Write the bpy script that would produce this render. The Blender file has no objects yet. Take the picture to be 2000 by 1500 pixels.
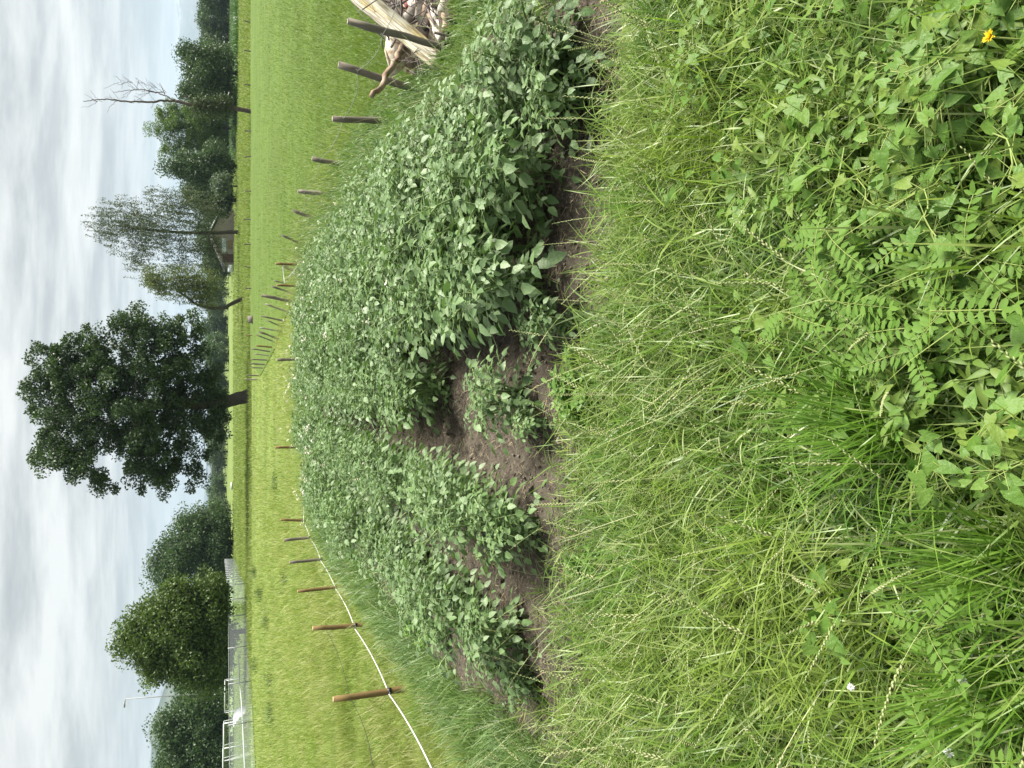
import bpy, math, random
import numpy as np
from mathutils import Vector, Matrix

rng = np.random.default_rng(7)
random.seed(7)
S = bpy.context.scene
COL = S.collection
PI = math.pi

# ------------------------------------------------------------------ camera
F_PX, CX, CY = 1387.0, 1000.0, 750.0
PITCH = math.atan(567 / F_PX)
ROLL = math.radians(0.5)
EYE = np.array([0.0, 0.0, 1.6])
FW = np.array([0, math.cos(PITCH), -math.sin(PITCH)])
UP0 = np.array([0, math.sin(PITCH), math.cos(PITCH)])
RT0 = np.array([1.0, 0, 0])
RT = RT0 * math.cos(ROLL) + UP0 * math.sin(ROLL)
UP = UP0 * math.cos(ROLL) - RT0 * math.sin(ROLL)
# the phone was held sideways: picture right = world down, picture up = world right
cam_d = bpy.data.cameras.new('camera')
cam = bpy.data.objects.new('camera', cam_d)
COL.objects.link(cam)
M = Matrix.Identity(4)
for i in range(3):
    M[i][0] = -UP[i]; M[i][1] = RT[i]; M[i][2] = -FW[i]; M[i][3] = EYE[i]
cam.matrix_world = M
cam_d.sensor_fit = 'HORIZONTAL'; cam_d.sensor_width = 36.0
cam_d.lens = 36.0 * F_PX / 2000.0
cam_d.clip_start = 0.05; cam_d.clip_end = 60000
S.camera = cam


def ray(px, py):
    return RT * (750 - py) - UP * (px - 1000) + FW * F_PX


def at(px, py, z=0.0):                       # point of the photograph that lies at height z
    d = ray(px, py); t = (z - EYE[2]) / d[2]
    return EYE + d * t


def aty(px, py, Y):                          # point of the photograph at distance Y
    d = ray(px, py); return EYE + d * (Y / d[1])


def proj(P):
    q = np.asarray(P) - EYE
    w = q @ FW
    w = np.where(w < 0.05, 0.05, w)
    return 1000 - (q @ UP) / w * F_PX, 750 - (q @ RT) / w * F_PX


def seen(P, m=220):
    px, py = proj(P)
    ok = (P - EYE) @ FW > 0.1
    return ok & (px > -m) & (px < 2000 + m) & (py > -m) & (py < 1500 + m)


# ------------------------------------------------------------------ geometry kit
def geo(V, F3=None, F4=None):
    V = np.asarray(V, float).reshape(-1, 3)
    F3 = np.zeros((0, 3), int) if F3 is None else np.asarray(F3, int).reshape(-1, 3)
    F4 = np.zeros((0, 4), int) if F4 is None else np.asarray(F4, int).reshape(-1, 4)
    return V, F3, F4


def join(gs):
    gs = [g for g in gs if len(g[0])]
    n = 0; V = []; A = []; B = []
    for v, a, b in gs:
        V.append(v); A.append(a + n); B.append(b + n); n += len(v)
    if not V:
        return geo(np.zeros((0, 3)))
    return np.concatenate(V), np.concatenate(A), np.concatenate(B)


def mesh(name, g, mat, smooth=True):
    V, F3, F4 = g
    me = bpy.data.meshes.new(name)
    me.vertices.add(len(V)); me.vertices.foreach_set('co', V.astype(np.float32).ravel())
    loops = np.concatenate([F4.ravel(), F3.ravel()]).astype(np.int32)
    st = np.concatenate([np.arange(len(F4)) * 4, len(F4) * 4 + np.arange(len(F3)) * 3]).astype(np.int32)
    me.loops.add(len(loops)); me.loops.foreach_set('vertex_index', loops)
    me.polygons.add(len(st)); me.polygons.foreach_set('loop_start', st)
    me.update(calc_edges=True); me.validate()
    if smooth:
        me.polygons.foreach_set('use_smooth', np.ones(len(me.polygons), bool))
    if mat is not None:
        me.materials.append(mat)
    return me


def obj(name, g, mat, parent=None, smooth=True):
    me = g if isinstance(g, bpy.types.Mesh) else mesh(name, g, mat, smooth)
    o = bpy.data.objects.new(name, me); COL.objects.link(o)
    if parent is not None:
        o.parent = parent
    return o


def tag(o, label, cat, group=None):
    o['label'] = label; o['category'] = cat
    if group: o['group'] = group
    return o


def thing(name, label, cat, loc=(0, 0, 0), rz=0, group=None):
    o = bpy.data.objects.new(name, None); COL.objects.link(o)
    o.location = tuple(map(float, loc)); o.rotation_euler = (0, 0, rz)
    o.empty_display_size = 0.1
    return tag(o, label, cat, group)


def kind(o, k):
    o['kind'] = k; return o


def frames(D, N):
    D = D / np.maximum(np.linalg.norm(D, axis=-1, keepdims=True), 1e-9)
    X = np.cross(D, N); X /= np.maximum(np.linalg.norm(X, axis=-1, keepdims=True), 1e-9)
    Z = np.cross(X, D)
    return np.stack([X, D, Z], axis=-1)


def scatter(tpl, R, sc, P):
    v, f3, f4 = tpl; n = len(P); k = len(v)
    sc = np.asarray(sc, float)
    vs = v[None] * (sc[:, None, None] if sc.ndim == 1 else sc[:, None, :])
    V = np.einsum('nij,nkj->nki', R, vs) + P[:, None, :]
    off = (np.arange(n) * k)[:, None, None]
    return V.reshape(-1, 3), (f3[None] + off).reshape(-1, 3), (f4[None] + off).reshape(-1, 4)


def tube(pts, rad, n=6, cap=True, jit=0.0):
    pts = np.asarray(pts, float); k = len(pts)
    rad = np.broadcast_to(np.asarray(rad, float), (k,))
    T = np.gradient(pts, axis=0); T /= np.maximum(np.linalg.norm(T, axis=1, keepdims=True), 1e-9)
    ref = np.array([1.0, 0, 0]) if abs(T[0][0]) < 0.8 else np.array([0, 1.0, 0])
    V = []
    a = np.arange(n) * 2 * PI / n
    for i in range(k):
        x = np.cross(T[i], ref); x /= np.linalg.norm(x); y = np.cross(T[i], x); ref = np.cross(x, T[i])
        r = rad[i] * (1 + jit * rng.uniform(-1, 1, n))
        V.append(pts[i] + np.outer(np.cos(a) * r, x) + np.outer(np.sin(a) * r, y))
    V = np.concatenate(V); F4 = []; F3 = []
    for i in range(k - 1):
        for j in range(n):
            F4.append((i * n + j, i * n + (j + 1) % n, (i + 1) * n + (j + 1) % n, (i + 1) * n + j))
    if cap:
        V = np.concatenate([V, pts[:1], pts[-1:]]); c0, c1 = k * n, k * n + 1
        for j in range(n):
            F3.append((c0, (j + 1) % n, j)); F3.append((c1, (k - 1) * n + j, (k - 1) * n + (j + 1) % n))
    return geo(V, F3, F4)


def box(c, s, R=None):
    v = np.array([(x, y, z) for x in (-.5, .5) for y in (-.5, .5) for z in (-.5, .5)]) * np.asarray(s)
    if R is not None: v = v @ np.asarray(R).T
    return geo(v + np.asarray(c), None, [(0, 1, 3, 2), (4, 6, 7, 5), (0, 4, 5, 1), (2, 3, 7, 6), (0, 2, 6, 4), (1, 5, 7, 3)])


def board(a, b, w, t, nrm, nl=10, rough=0.0):
    """a sawn board from a to b, w wide, t thick, its broad face towards nrm"""
    a = np.asarray(a, float); b = np.asarray(b, float); D = b - a; L = np.linalg.norm(D); D = D / L
    X = np.cross(D, nrm); X /= np.linalg.norm(X); Z = np.cross(X, D)
    V = []; F4 = []
    for i in range(nl + 1):
        p = a + D * L * i / nl
        e = rng.uniform(-1, 1, 4) * rough
        for (sx, sz, k) in ((-.5, -.5, 0), (.5, -.5, 1), (.5, .5, 2), (-.5, .5, 3)):
            V.append(p + X * (sx * w * (1 + e[k])) + Z * sz * t * (1 + e[k]))
    for i in range(nl):
        for j in range(4):
            F4.append((i * 4 + j, i * 4 + (j + 1) % 4, i * 4 + 4 + (j + 1) % 4, i * 4 + 4 + j))
    F4 += [(3, 2, 1, 0), tuple(nl * 4 + q for q in (0, 1, 2, 3))]
    return geo(V, None, F4)


def leaf_tpl(l=1.0, w=0.6, fold=0.12, droop=0.18, pos=(0.3, 0.68), wid=(1.0, 0.72), base=None):
    """a leaf blade: midrib and two halves, pointed tip, folded and drooping"""
    def z(t): return -droop * t * t
    V = [(0, 0, 0)]
    for t, k in zip(pos, wid):
        V += [(-w / 2 * k, t * l, z(t) + fold * w * k), (0, t * l, z(t)), (w / 2 * k, t * l, z(t) + fold * w * k)]
    V.append((0, l, z(1)))
    F3 = [(0, 2, 1), (0, 3, 2)]; F4 = []
    n = len(pos)
    for i in range(n - 1):
        o = 1 + 3 * i
        F4 += [(o, o + 1, o + 4, o + 3), (o + 1, o + 2, o + 5, o + 4)]
    o = 1 + 3 * (n - 1); tip = 1 + 3 * n
    F3 += [(o, o + 1, tip), (o + 1, o + 2, tip)]
    return geo(V, F3, F4)


def arrow_tpl():
    """bindweed leaf: arrowhead with two backward lobes"""
    V = [(0, 0, 0), (-.27, -.20, .02), (-.36, .12, .03), (-.25, .5, .02), (0, 1, -.14), (.25, .5, .02), (.36, .12, .03), (.27, -.20, .02), (0, .5, -.05), (0, .14, 0)]
    F4 = [(0, 9, 2, 1), (0, 7, 6, 9), (9, 8, 3, 2), (9, 6, 5, 8)]
    F3 = [(8, 4, 3), (8, 5, 4)]
    return geo(V, F3, F4)


def blades(P, L, W, az, lean, bend, segs=4, taper=1.6, twist=0.0):
    P = np.asarray(P, float); n = len(P)
    if P.shape[1] == 2: P = np.c_[P, np.zeros(n)]
    L, W, az, lean, bend, twist = [np.broadcast_to(np.asarray(q, float), (n,)) for q in (L, W, az, lean, bend, twist)]
    c = P.copy(); V = np.zeros((n, segs + 1, 2, 3))
    for k in range(segs + 1):
        t = k / segs
        w = W * (1 - 0.93 * t ** taper) * (0.75 + 0.25 * min(1, t * 4)) / 2
        a2 = az + PI / 2 + twist * t
        s = np.stack([np.cos(a2), np.sin(a2), 0.25 * np.sin(twist * t)], -1) * w[:, None]
        V[:, k, 0] = c - s; V[:, k, 1] = c + s
        th = lean + bend * ((k + .5) / segs)
        c = c + np.stack([np.sin(th) * np.cos(az), np.sin(th) * np.sin(az), np.cos(th)], -1) * (L / segs)[:, None]
    q = np.array([(2 * k, 2 * k + 1, 2 * k + 3, 2 * k + 2) for k in range(segs)])
    F4 = (q[None] + (np.arange(n) * 2 * (segs + 1))[:, None, None]).reshape(-1, 4)
    return geo(V.reshape(-1, 3), None, F4)


def inpoly(P, poly):
    x, y = P[:, 0], P[:, 1]; r = np.zeros(len(P), bool); n = len(poly)
    for i in range(n):
        x0, y0 = poly[i]; x1, y1 = poly[(i + 1) % n]
        c = ((y0 > y) != (y1 > y)) & (x < (x1 - x0) * (y - y0) / (y1 - y0 + 1e-12) + x0)
        r ^= c
    return r


def vnoise(x, y, seed=0):
    """smooth value noise"""
    def h(i, j):
        n = np.sin(i * 127.1 + j * 311.7 + seed * 74.7) * 43758.5453
        return n - np.floor(n)
    i = np.floor(x); j = np.floor(y); u = x - i; v = y - j
    u = u * u * (3 - 2 * u); v = v * v * (3 - 2 * v)
    return (h(i, j) * (1 - u) + h(i + 1, j) * u) * (1 - v) + (h(i, j + 1) * (1 - u) + h(i + 1, j + 1) * u) * v


def fbm(x, y, o=4, seed=0):
    r = 0; a = .5
    for k in range(o):
        r = r + a * vnoise(x * 2 ** k, y * 2 ** k, seed + k); a *= .5
    return r


# ------------------------------------------------------------------ materials
class NT:
    def __init__(s, name):
        s.m = bpy.data.materials.new(name); s.m.use_nodes = True
        s.t = s.m.node_tree; s.t.nodes.clear()
        s.out = s.n('ShaderNodeOutputMaterial')

    def n(s, ty, **k):
        q = s.t.nodes.new(ty)
        for a, b in k.items():
            if a.startswith('i_'):
                q.inputs[a[2:].replace('_', ' ')].default_value = b
            else:
                setattr(q, a, b)
        return q

    def l(s, a, b): s.t.links.new(a, b)

    def ramp(s, fac, stops, interp='LINEAR'):
        r = s.n('ShaderNodeValToRGB'); e = r.color_ramp; e.interpolation = interp
        while len(e.elements) < len(stops): e.elements.new(0.5)
        for el, (p, c) in zip(e.elements, stops):
            el.position = p; el.color = (*c, 1) if len(c) == 3 else c
        s.l(fac, r.inputs[0]); return r.outputs[0]

    def mix(s, fac, a, b, mode='MIX'):
        m = s.n('ShaderNodeMix', data_type='RGBA', blend_type=mode)
        for i, v in ((0, fac), (6, a), (7, b)):
            if isinstance(v, (int, float)): m.inputs[i].default_value = v
            elif isinstance(v, tuple): m.inputs[i].default_value = (*v, 1) if len(v) == 3 else v
            else: s.l(v, m.inputs[i])
        return m.outputs[2]

    def noise(s, vec, scale, detail=4, rough=.55, dist=0.0):
        q = s.n('ShaderNodeTexNoise'); q.inputs['Scale'].default_value = scale
        q.inputs['Detail'].default_value = detail; q.inputs['Roughness'].default_value = rough
        q.inputs['Distortion'].default_value = dist
        if vec is not None: s.l(vec, q.inputs['Vector'])
        return q.outputs['Fac']

    def mapping(s, vec, scale=(1, 1, 1), rot=(0, 0, 0)):
        q = s.n('ShaderNodeMapping'); q.inputs['Scale'].default_value = scale; q.inputs['Rotation'].default_value = rot
        s.l(vec, q.inputs['Vector']); return q.outputs[0]

    def math(s, op, a, b=None):
        q = s.n('ShaderNodeMath', operation=op)
        for i, v in ((0, a), (1, b)):
            if v is None: continue
            if isinstance(v, (int, float)): q.inputs[i].default_value = v
            else: s.l(v, q.inputs[i])
        return q.outputs[0]


def leaf_mat(name, cols, rough=.5, spec=.5, trans=.3, patch=None, pscale=1.5, tcol=None, crinkle=0):
    """foliage: a different green for each leaf, drifting in patches, partly translucent"""
    s = NT(name)
    g = s.n('ShaderNodeNewGeometry')
    c = s.ramp(g.outputs['Random Per Island'], [(i / max(1, len(cols) - 1), q) for i, q in enumerate(cols)])
    if patch:
        f = s.noise(g.outputs['Position'], pscale, 3)
        f = s.ramp(f, [(.42, (0, 0, 0)), (.62, (1, 1, 1))])
        c = s.mix(s.math('MULTIPLY', f, .6), c, patch)
    p = s.n('ShaderNodeBsdfPrincipled'); s.l(c, p.inputs['Base Color'])
    p.inputs['Roughness'].default_value = rough; p.inputs['Specular IOR Level'].default_value = spec
    if crinkle:
        cn = s.noise(s.n('ShaderNodeTexCoord').outputs['Object'], crinkle, 3, .6)
        bp = s.n('ShaderNodeBump'); bp.inputs['Strength'].default_value = .7; bp.inputs['Distance'].default_value = .006
        s.l(cn, bp.inputs['Height']); s.l(bp.outputs[0], p.inputs['Normal'])
    tr = s.n('ShaderNodeBsdfTranslucent')
    s.l(s.mix(1.0, c, tcol or (1.18, 1.28, .75), 'MULTIPLY'), tr.inputs['Color'])
    mx = s.n('ShaderNodeMixShader'); mx.inputs[0].default_value = trans
    s.l(p.outputs[0], mx.inputs[1]); s.l(tr.outputs[0], mx.inputs[2]); s.l(mx.outputs[0], s.out.inputs[0])
    return s.m


def plain(name, col, rough=.6, spec=.4, var=.25, scale=12, bump=0.0, stretch=(1, 1, 1), metal=0.0, col2=None):
    s = NT(name); tc = s.n('ShaderNodeTexCoord')
    v = s.mapping(tc.outputs['Object'], stretch)
    f = s.noise(v, scale, 6, .65)
    c2 = col2 or tuple(x * (1 - var) for x in col); c1 = tuple(min(1, x * (1 + var)) for x in col)
    c = s.ramp(f, [(.35, c2), (.65, c1)])
    p = s.n('ShaderNodeBsdfPrincipled'); s.l(c, p.inputs['Base Color'])
    p.inputs['Roughness'].default_value = rough; p.inputs['Specular IOR Level'].default_value = spec
    p.inputs['Metallic'].default_value = metal
    if bump:
        b = s.n('ShaderNodeBump'); b.inputs['Strength'].default_value = bump; b.inputs['Distance'].default_value = .01
        s.l(f, b.inputs['Height']); s.l(b.outputs[0], p.inputs['Normal'])
    s.l(p.outputs[0], s.out.inputs[0]); return s.m


def wood_mat(name, a, b, c=None, scale=9, along=.08):
    s = NT(name); tc = s.n('ShaderNodeTexCoord')
    v = s.mapping(tc.outputs['Object'], (1, 1, along))
    f1 = s.noise(v, scale * 4, 6, .7); f2 = s.noise(tc.outputs['Object'], 6, 4)
    col = s.ramp(f1, [(.32, a), (.66, b)])
    if c: col = s.mix(s.ramp(f2, [(.45, (0, 0, 0)), (.68, (1, 1, 1))]), col, c)
    p = s.n('ShaderNodeBsdfPrincipled'); s.l(col, p.inputs['Base Color'])
    p.inputs['Roughness'].default_value = .85; p.inputs['Specular IOR Level'].default_value = .2
    bp = s.n('ShaderNodeBump'); bp.inputs['Strength'].default_value = .6; bp.inputs['Distance'].default_value = .006
    s.l(f1, bp.inputs['Height']); s.l(bp.outputs[0], p.inputs['Normal'])
    s.l(p.outputs[0], s.out.inputs[0]); return s.m


MT = {}
MT['potato'] = leaf_mat('potato_leaf', [(.080, .140, .054), (.110, .180, .074), (.152, .226, .104), (.098, .180, .058), (.19, .255, .14)], .46, .45, .24, (.128, .218, .068), 2.0, crinkle=70)
MT['potato_stem'] = plain('potato_stem', (.17, .25, .09), .5, .4)
MT['petal'] = leaf_mat('white_petal', [(.74, .76, .74), (.80, .81, .78)], .6, .3, .3, tcol=(1, 1, 1))
MT['anther'] = plain('yellow_anther', (.75, .42, .03), .5, .3)
MT['grass'] = leaf_mat('grass_blade', [(.058, .130, .018), (.085, .170, .025), (.118, .216, .033), (.155, .262, .046), (.072, .150, .027), (.29, .35, .13), (.105, .202, .030), (.38, .42, .22)], .38, .42, .36, (.20, .272, .042), 1.7)
MT['grass_dark'] = leaf_mat('grass_blade_cool', [(.062, .125, .034), (.09, .17, .046), (.13, .22, .065), (.25, .33, .17), (.075, .15, .036)], .40, .40, .32, (.13, .215, .042), 1.5)
MT['tuft'] = leaf_mat('tuft_blade', [(.090, .185, .024), (.115, .225, .030), (.145, .255, .04), (.095, .195, .026)], .38, .42, .36)
MT['spike'] = leaf_mat('seed_spike', [(.29, .33, .14), (.35, .38, .19), (.25, .31, .11), (.42, .42, .26)], .6, .3, .25)
MT['meadow'] = leaf_mat('meadow_blade', [(.20, .265, .062), (.26, .305, .085), (.32, .345, .13), (.165, .24, .048), (.35, .345, .17)], .5, .2, .36, (.175, .26, .048), .8)
MT['meadow_far'] = leaf_mat('far_meadow_blade', [(.13, .19, .04), (.18, .22, .055), (.22, .245, .08), (.11, .17, .034)], .5, .2, .36, (.115, .18, .034), .25)
MT['pasture'] = leaf_mat('pasture_blade', [(.080, .142, .020), (.108, .175, .028), (.142, .205, .042), (.09, .155, .023)], .45, .25, .34, (.145, .195, .036), .7)
MT['bindweed'] = leaf_mat('bindweed_leaf', [(.080, .165, .026), (.105, .20, .033), (.135, .23, .045), (.090, .18, .035), (.17, .24, .045)], .50, .30, .34, crinkle=60)
MT['vetch'] = leaf_mat('vetch_leaf', [(.095, .185, .03), (.125, .22, .04), (.11, .205, .035)], .55, .25, .34)
MT['weed'] = leaf_mat('weed_leaf', [(.12, .225, .045), (.15, .26, .06), (.10, .20, .04)], .5, .4, .35)
MT['stalk'] = plain('green_stalk', (.17, .22, .06), .6, .3)
MT['oak'] = leaf_mat('oak_leaf', [(.026, .050, .018), (.040, .075, .026), (.056, .10, .034), (.034, .062, .022)], .5, .4, .25)
MT['tree_olive'] = leaf_mat('olive_leaf', [(.060, .098, .022), (.080, .13, .030), (.105, .16, .038), (.066, .11, .026)], .5, .4, .28)
MT['tree_dark'] = leaf_mat('dark_leaf', [(.038, .072, .030), (.055, .10, .038), (.075, .125, .046), (.046, .084, .032)], .5, .4, .25)
MT['tree_far'] = leaf_mat('far_leaf', [(.040, .070, .032), (.056, .096, .042), (.075, .12, .050), (.085, .115, .06)], .6, .3, .22)
MT['tree_bright'] = leaf_mat('bright_leaf', [(.065, .12, .022), (.09, .16, .028), (.12, .195, .038), (.06, .11, .022)], .5, .4, .3)
MT['birch'] = leaf_mat('birch_leaf', [(.050, .072, .030), (.066, .092, .040), (.085, .11, .055), (.055, .075, .035)], .55, .4, .25)
MT['willow'] = leaf_mat('willow_leaf', [(.095, .125, .035), (.12, .15, .05), (.08, .11, .03)], .55, .4, .3)
MT['silver'] = leaf_mat('silver_leaf', [(.10, .14, .09), (.13, .17, .12), (.08, .12, .07)], .55, .4, .2)
MT['seedhead'] = leaf_mat('meadow_seed_head', [(.36, .37, .17), (.42, .42, .22), (.32, .36, .13), (.40, .38, .21)], .6, .2, .35)
MT['crop'] = leaf_mat('crop_blade', [(.045, .105, .025), (.06, .13, .03), (.08, .155, .04)], .45, .4, .25)
MT['bark'] = wood_mat('bark', (.035, .028, .022), (.10, .085, .07), (.06, .065, .045), 5, .25)
MT['bark_grey'] = wood_mat('grey_bark', (.10, .085, .08), (.22, .19, .18), None, 5, .25)
MT['post_old'] = wood_mat('weathered_wood', (.075, .065, .054), (.235, .205, .172), (.125, .12, .088), 4)
MT['post_pale'] = wood_mat('pale_wood', (.14, .125, .10), (.33, .30, .25), None, 4)
MT['post_new'] = wood_mat('treated_wood', (.10, .062, .025), (.25, .165, .075), (.15, .115, .045), 4)
MT['cut'] = plain('cut_end', (.42, .33, .19), .8, .2, .3, 40)
MT['cut_grey'] = plain('cut_end_grey', (.30, .27, .23), .8, .2, .3, 40)
MT['tape'] = plain('white_tape', (.62, .62, .58), .5, .4, .1, 40)
MT['insul'] = plain('black_plastic', (.02, .02, .02), .4, .5, .1)
MT['wire'] = plain('galvanised_wire', (.30, .33, .30), .5, .5, .2, 30, metal=.4)
MT['steel'] = plain('grey_steel', (.20, .215, .22), .5, .5, .15, 8, metal=.3)
MT['white_metal'] = plain('white_paint', (.50, .53, .54), .5, .4, .08, 8)
MT['stone'] = plain('pale_stone', (.52, .49, .42), .85, .2, .2, 30, .4)
MT['straw'] = leaf_mat('straw', [(.34, .27, .16), (.42, .35, .22), (.28, .22, .13)], .7, .2, .1, tcol=(1, 1, .8))


def soil_material():
    s = NT('soil'); g = s.n('ShaderNodeNewGeometry'); P = g.outputs['Position']
    a = s.noise(P, 3.0, 5, .6); b = s.noise(P, 45, 6, .75); c = s.noise(P, 160, 3, .7)
    col = s.ramp(b, [(.36, (.032, .027, .021)), (.52, (.106, .090, .070)), (.68, (.225, .198, .160))])
    col = s.mix(s.ramp(a, [(.4, (0, 0, 0)), (.65, (.7, .7, .7))]), col, (.140, .120, .096))
    p = s.n('ShaderNodeBsdfPrincipled'); s.l(col, p.inputs['Base Color'])
    p.inputs['Roughness'].default_value = .95; p.inputs['Specular IOR Level'].default_value = .12
    h = s.math('ADD', b, s.math('MULTIPLY', c, .5))
    bp = s.n('ShaderNodeBump'); bp.inputs['Strength'].default_value = 1.0; bp.inputs['Distance'].default_value = .025
    s.l(h, bp.inputs['Height']); s.l(bp.outputs[0], p.inputs['Normal'])
    s.l(p.outputs[0], s.out.inputs[0]); return s.m


def ground_material(name, stops, dark, band=True):
    """turf: fine speckle, patches, and long drifts across the field"""
    s = NT(name); g = s.n('ShaderNodeNewGeometry'); P = g.outputs['Position']
    a = s.noise(P, 7, 10, .78); b = s.noise(P, .55, 6, .65)
    col = s.ramp(a, stops)
    col = s.mix(s.math('MULTIPLY', s.ramp(b, [(.40, (0, 0, 0)), (.60, (1, 1, 1))]), .55), col, dark)
    q3 = s.noise(s.mapping(P, (.5, 1.3, 1)), .45, 7, .7)
    col = s.mix(s.math('MULTIPLY', s.ramp(q3, [(.45, (0, 0, 0)), (.62, (1, 1, 1))]), .4), col, tuple(min(1, x * 1.75) for x in dark))
    if band:
        q = s.noise(s.mapping(P, (.012, .16, .1)), 1.0, 4, .6)
        col = s.mix(s.math('MULTIPLY', s.ramp(q, [(.42, (0, 0, 0)), (.60, (1, 1, 1))]), .5), col, tuple(min(1, x * .62) for x in dark))
        q2 = s.noise(s.mapping(P, (.02, .4, .1)), 1.0, 5, .6)
        col = s.mix(s.math('MULTIPLY', s.ramp(q2, [(.52, (0, 0, 0)), (.66, (1, 1, 1))]), .45), col, (.19, .205, .08))
    p = s.n('ShaderNodeBsdfPrincipled'); s.l(col, p.inputs['Base Color'])
    p.inputs['Roughness'].default_value = .9; p.inputs['Specular IOR Level'].default_value = .15
    bp = s.n('ShaderNodeBump'); bp.inputs['Strength'].default_value = .7; bp.inputs['Distance'].default_value = .05
    s.l(a, bp.inputs['Height']); s.l(bp.outputs[0], p.inputs['Normal'])
    s.l(p.outputs[0], s.out.inputs[0]); return s.m


# ------------------------------------------------------------------ world, sun, air
SUN_DIR = np.array([0.52, 0.10, 0.84]); SUN_DIR /= np.linalg.norm(SUN_DIR)
SUN_EL = math.asin(SUN_DIR[2]); SUN_AZ = math.atan2(SUN_DIR[0], SUN_DIR[1])


def build_world():
    w = bpy.data.worlds.new('World'); S.world = w; w.use_nodes = True
    t = w.node_tree; t.nodes.clear()
    s = NT.__new__(NT); s.t = t; s.m = None
    out = t.nodes.new('ShaderNodeOutputWorld'); bg = t.nodes.new('ShaderNodeBackground')
    sky = t.nodes.new('ShaderNodeTexSky'); sky.sky_type = 'NISHITA'; sky.sun_disc = False
    sky.sun_elevation = SUN_EL; sky.sun_rotation = SUN_AZ
    tc = t.nodes.new('ShaderNodeTexCoord'); sep = t.nodes.new('ShaderNodeSeparateXYZ')
    s.l(tc.outputs['Generated'], sep.inputs[0])
    z = s.math('MAXIMUM', sep.outputs[2], 0.0)
    zz = s.math('ADD', z, 0.10)
    cb = t.nodes.new('ShaderNodeCombineXYZ')
    s.l(s.math('DIVIDE', sep.outputs[0], zz), cb.inputs[0]); s.l(s.math('DIVIDE', sep.outputs[1], zz), cb.inputs[1])
    p1 = s.mapping(cb.outputs[0], (.42, .80, 1), (0, 0, .30))
    n1 = s.noise(p1, 1.35, 8, .58, .5)
    n2 = s.noise(s.mapping(cb.outputs[0], (.9, 1.7, 1), (0, 0, .45)), 1.9, 8, .6, .25)
    f = s.math('ADD', s.math('MULTIPLY', n1, .60), s.math('MULTIPLY', n2, .40))
    cl = s.ramp(f, [(.37, (2.1, 2.22, 2.30)), (.455, (2.75, 2.86, 2.9)), (.515, (3.6, 3.68, 3.66)), (.59, (4.5, 4.52, 4.43))])
    cover = s.ramp(f, [(.26, (.92, .92, .92)), (.38, (1, 1, 1))])
    c = s.mix(cover, sky.outputs[0], cl)
    hz = s.ramp(z, [(0.0, (.92, .92, .92)), (.05, (.6, .6, .6)), (.16, (.0, .0, .0))])
    c = s.mix(hz, c, (2.65, 2.9, 3.02))
    s.l(c, bg.inputs[0]); bg.inputs[1].default_value = 0.068
    s.l(bg.outputs[0], out.inputs[0])
    sd = bpy.data.lights.new('sun', 'SUN'); so = bpy.data.objects.new('sun', sd); COL.objects.link(so)
    sd.energy = 4.3; sd.angle = math.radians(25); sd.color = (1, .945, .84)
    so.rotation_euler = Vector(-SUN_DIR).to_track_quat('-Z', 'Y').to_euler()


build_world()
S.view_settings.view_transform = 'Standard'; S.view_settings.look = 'None'
S.view_settings.exposure = 1.6; S.view_settings.gamma = 1
cy = S.cycles
cy.max_bounces = 7; cy.diffuse_bounces = 3; cy.glossy_bounces = 2; cy.transmission_bounces = 4
cy.transparent_max_bounces = 12; cy.volume_bounces = 1
cy.use_denoising = True; cy.caustics_reflective = False; cy.caustics_refractive = False

# ------------------------------------------------------------------ ground
BED = [(-2.05, 3.15), (-1.0, 2.95), (0.2, 2.75), (1.0, 2.75), (2.2, 2.35), (2.5, 4.2), (2.35, 8.0), (2.2, 12.4), (-1.3, 12.6), (-2.05, 9.6)]


def ground_z(x, y):
    return 0.03 * (fbm(x * .35, y * .35, 3, 5) - .45) * np.clip((np.hypot(x, y) - 1) / 6, 0, 1) * 2


def grid(x0, x1, y0, y1, nx, ny, fz):
    xs = np.linspace(x0, x1, nx); ys = np.linspace(y0, y1, ny)
    X, Y = np.meshgrid(xs, ys); V = np.c_[X.ravel(), Y.ravel(), fz(X.ravel(), Y.ravel())]
    i = (np.arange(ny - 1)[:, None] * nx + np.arange(nx - 1)[None]).ravel()
    return geo(V, None, np.c_[i, i + 1, i + nx + 1, i + nx])


def far_sheet():
    xs = np.r_[-5900, -2500, -1000, -400, -200, -120, np.arange(-80, 81, 2.0), 120, 200, 400, 1000, 2500, 5900]
    ys = np.r_[-390, -100, -30, np.arange(-10, 100, 2.0), 120, 160, 220, 300, 450, 700, 1200, 2500, 4700]
    X, Y = np.meshgrid(xs, ys); z = ground_z(X.ravel(), Y.ravel()) - .02
    V = np.c_[X.ravel(), Y.ravel(), z]; nx, ny = len(xs), len(ys)
    i = (np.arange(ny - 1)[:, None] * nx + np.arange(nx - 1)[None]).ravel()
    return geo(V, None, np.c_[i, i + 1, i + nx + 1, i + nx])


kind(obj('ground', far_sheet(), ground_material('meadow_ground', [(.3, (.09, .135, .034)), (.5, (.145, .185, .052)), (.72, (.21, .23, .085))], (.105, .16, .038))), 'structure')

# fence line between the two fields: from the right bank to the oak
FENCE = [at(870, 95), at(807, 173), at(752, 236), at(667, 320), at(641, 380), at(616, 428), at(592, 478), at(580, 545), at(573, 592), at(552, 640), at(535, 690), at(507, 740), at(492, 772)]
PASTURE = [(p[0] + .1, p[1]) for p in FENCE]
FARP = [at(489.5, q)[:2] for q in (700, 560, 400, 200, 40, -200)]
pp = np.array([(3.0, 1.0)] + PASTURE[:-1] + [tuple(q) for q in FARP] + [(60, 1.0)])


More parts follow.
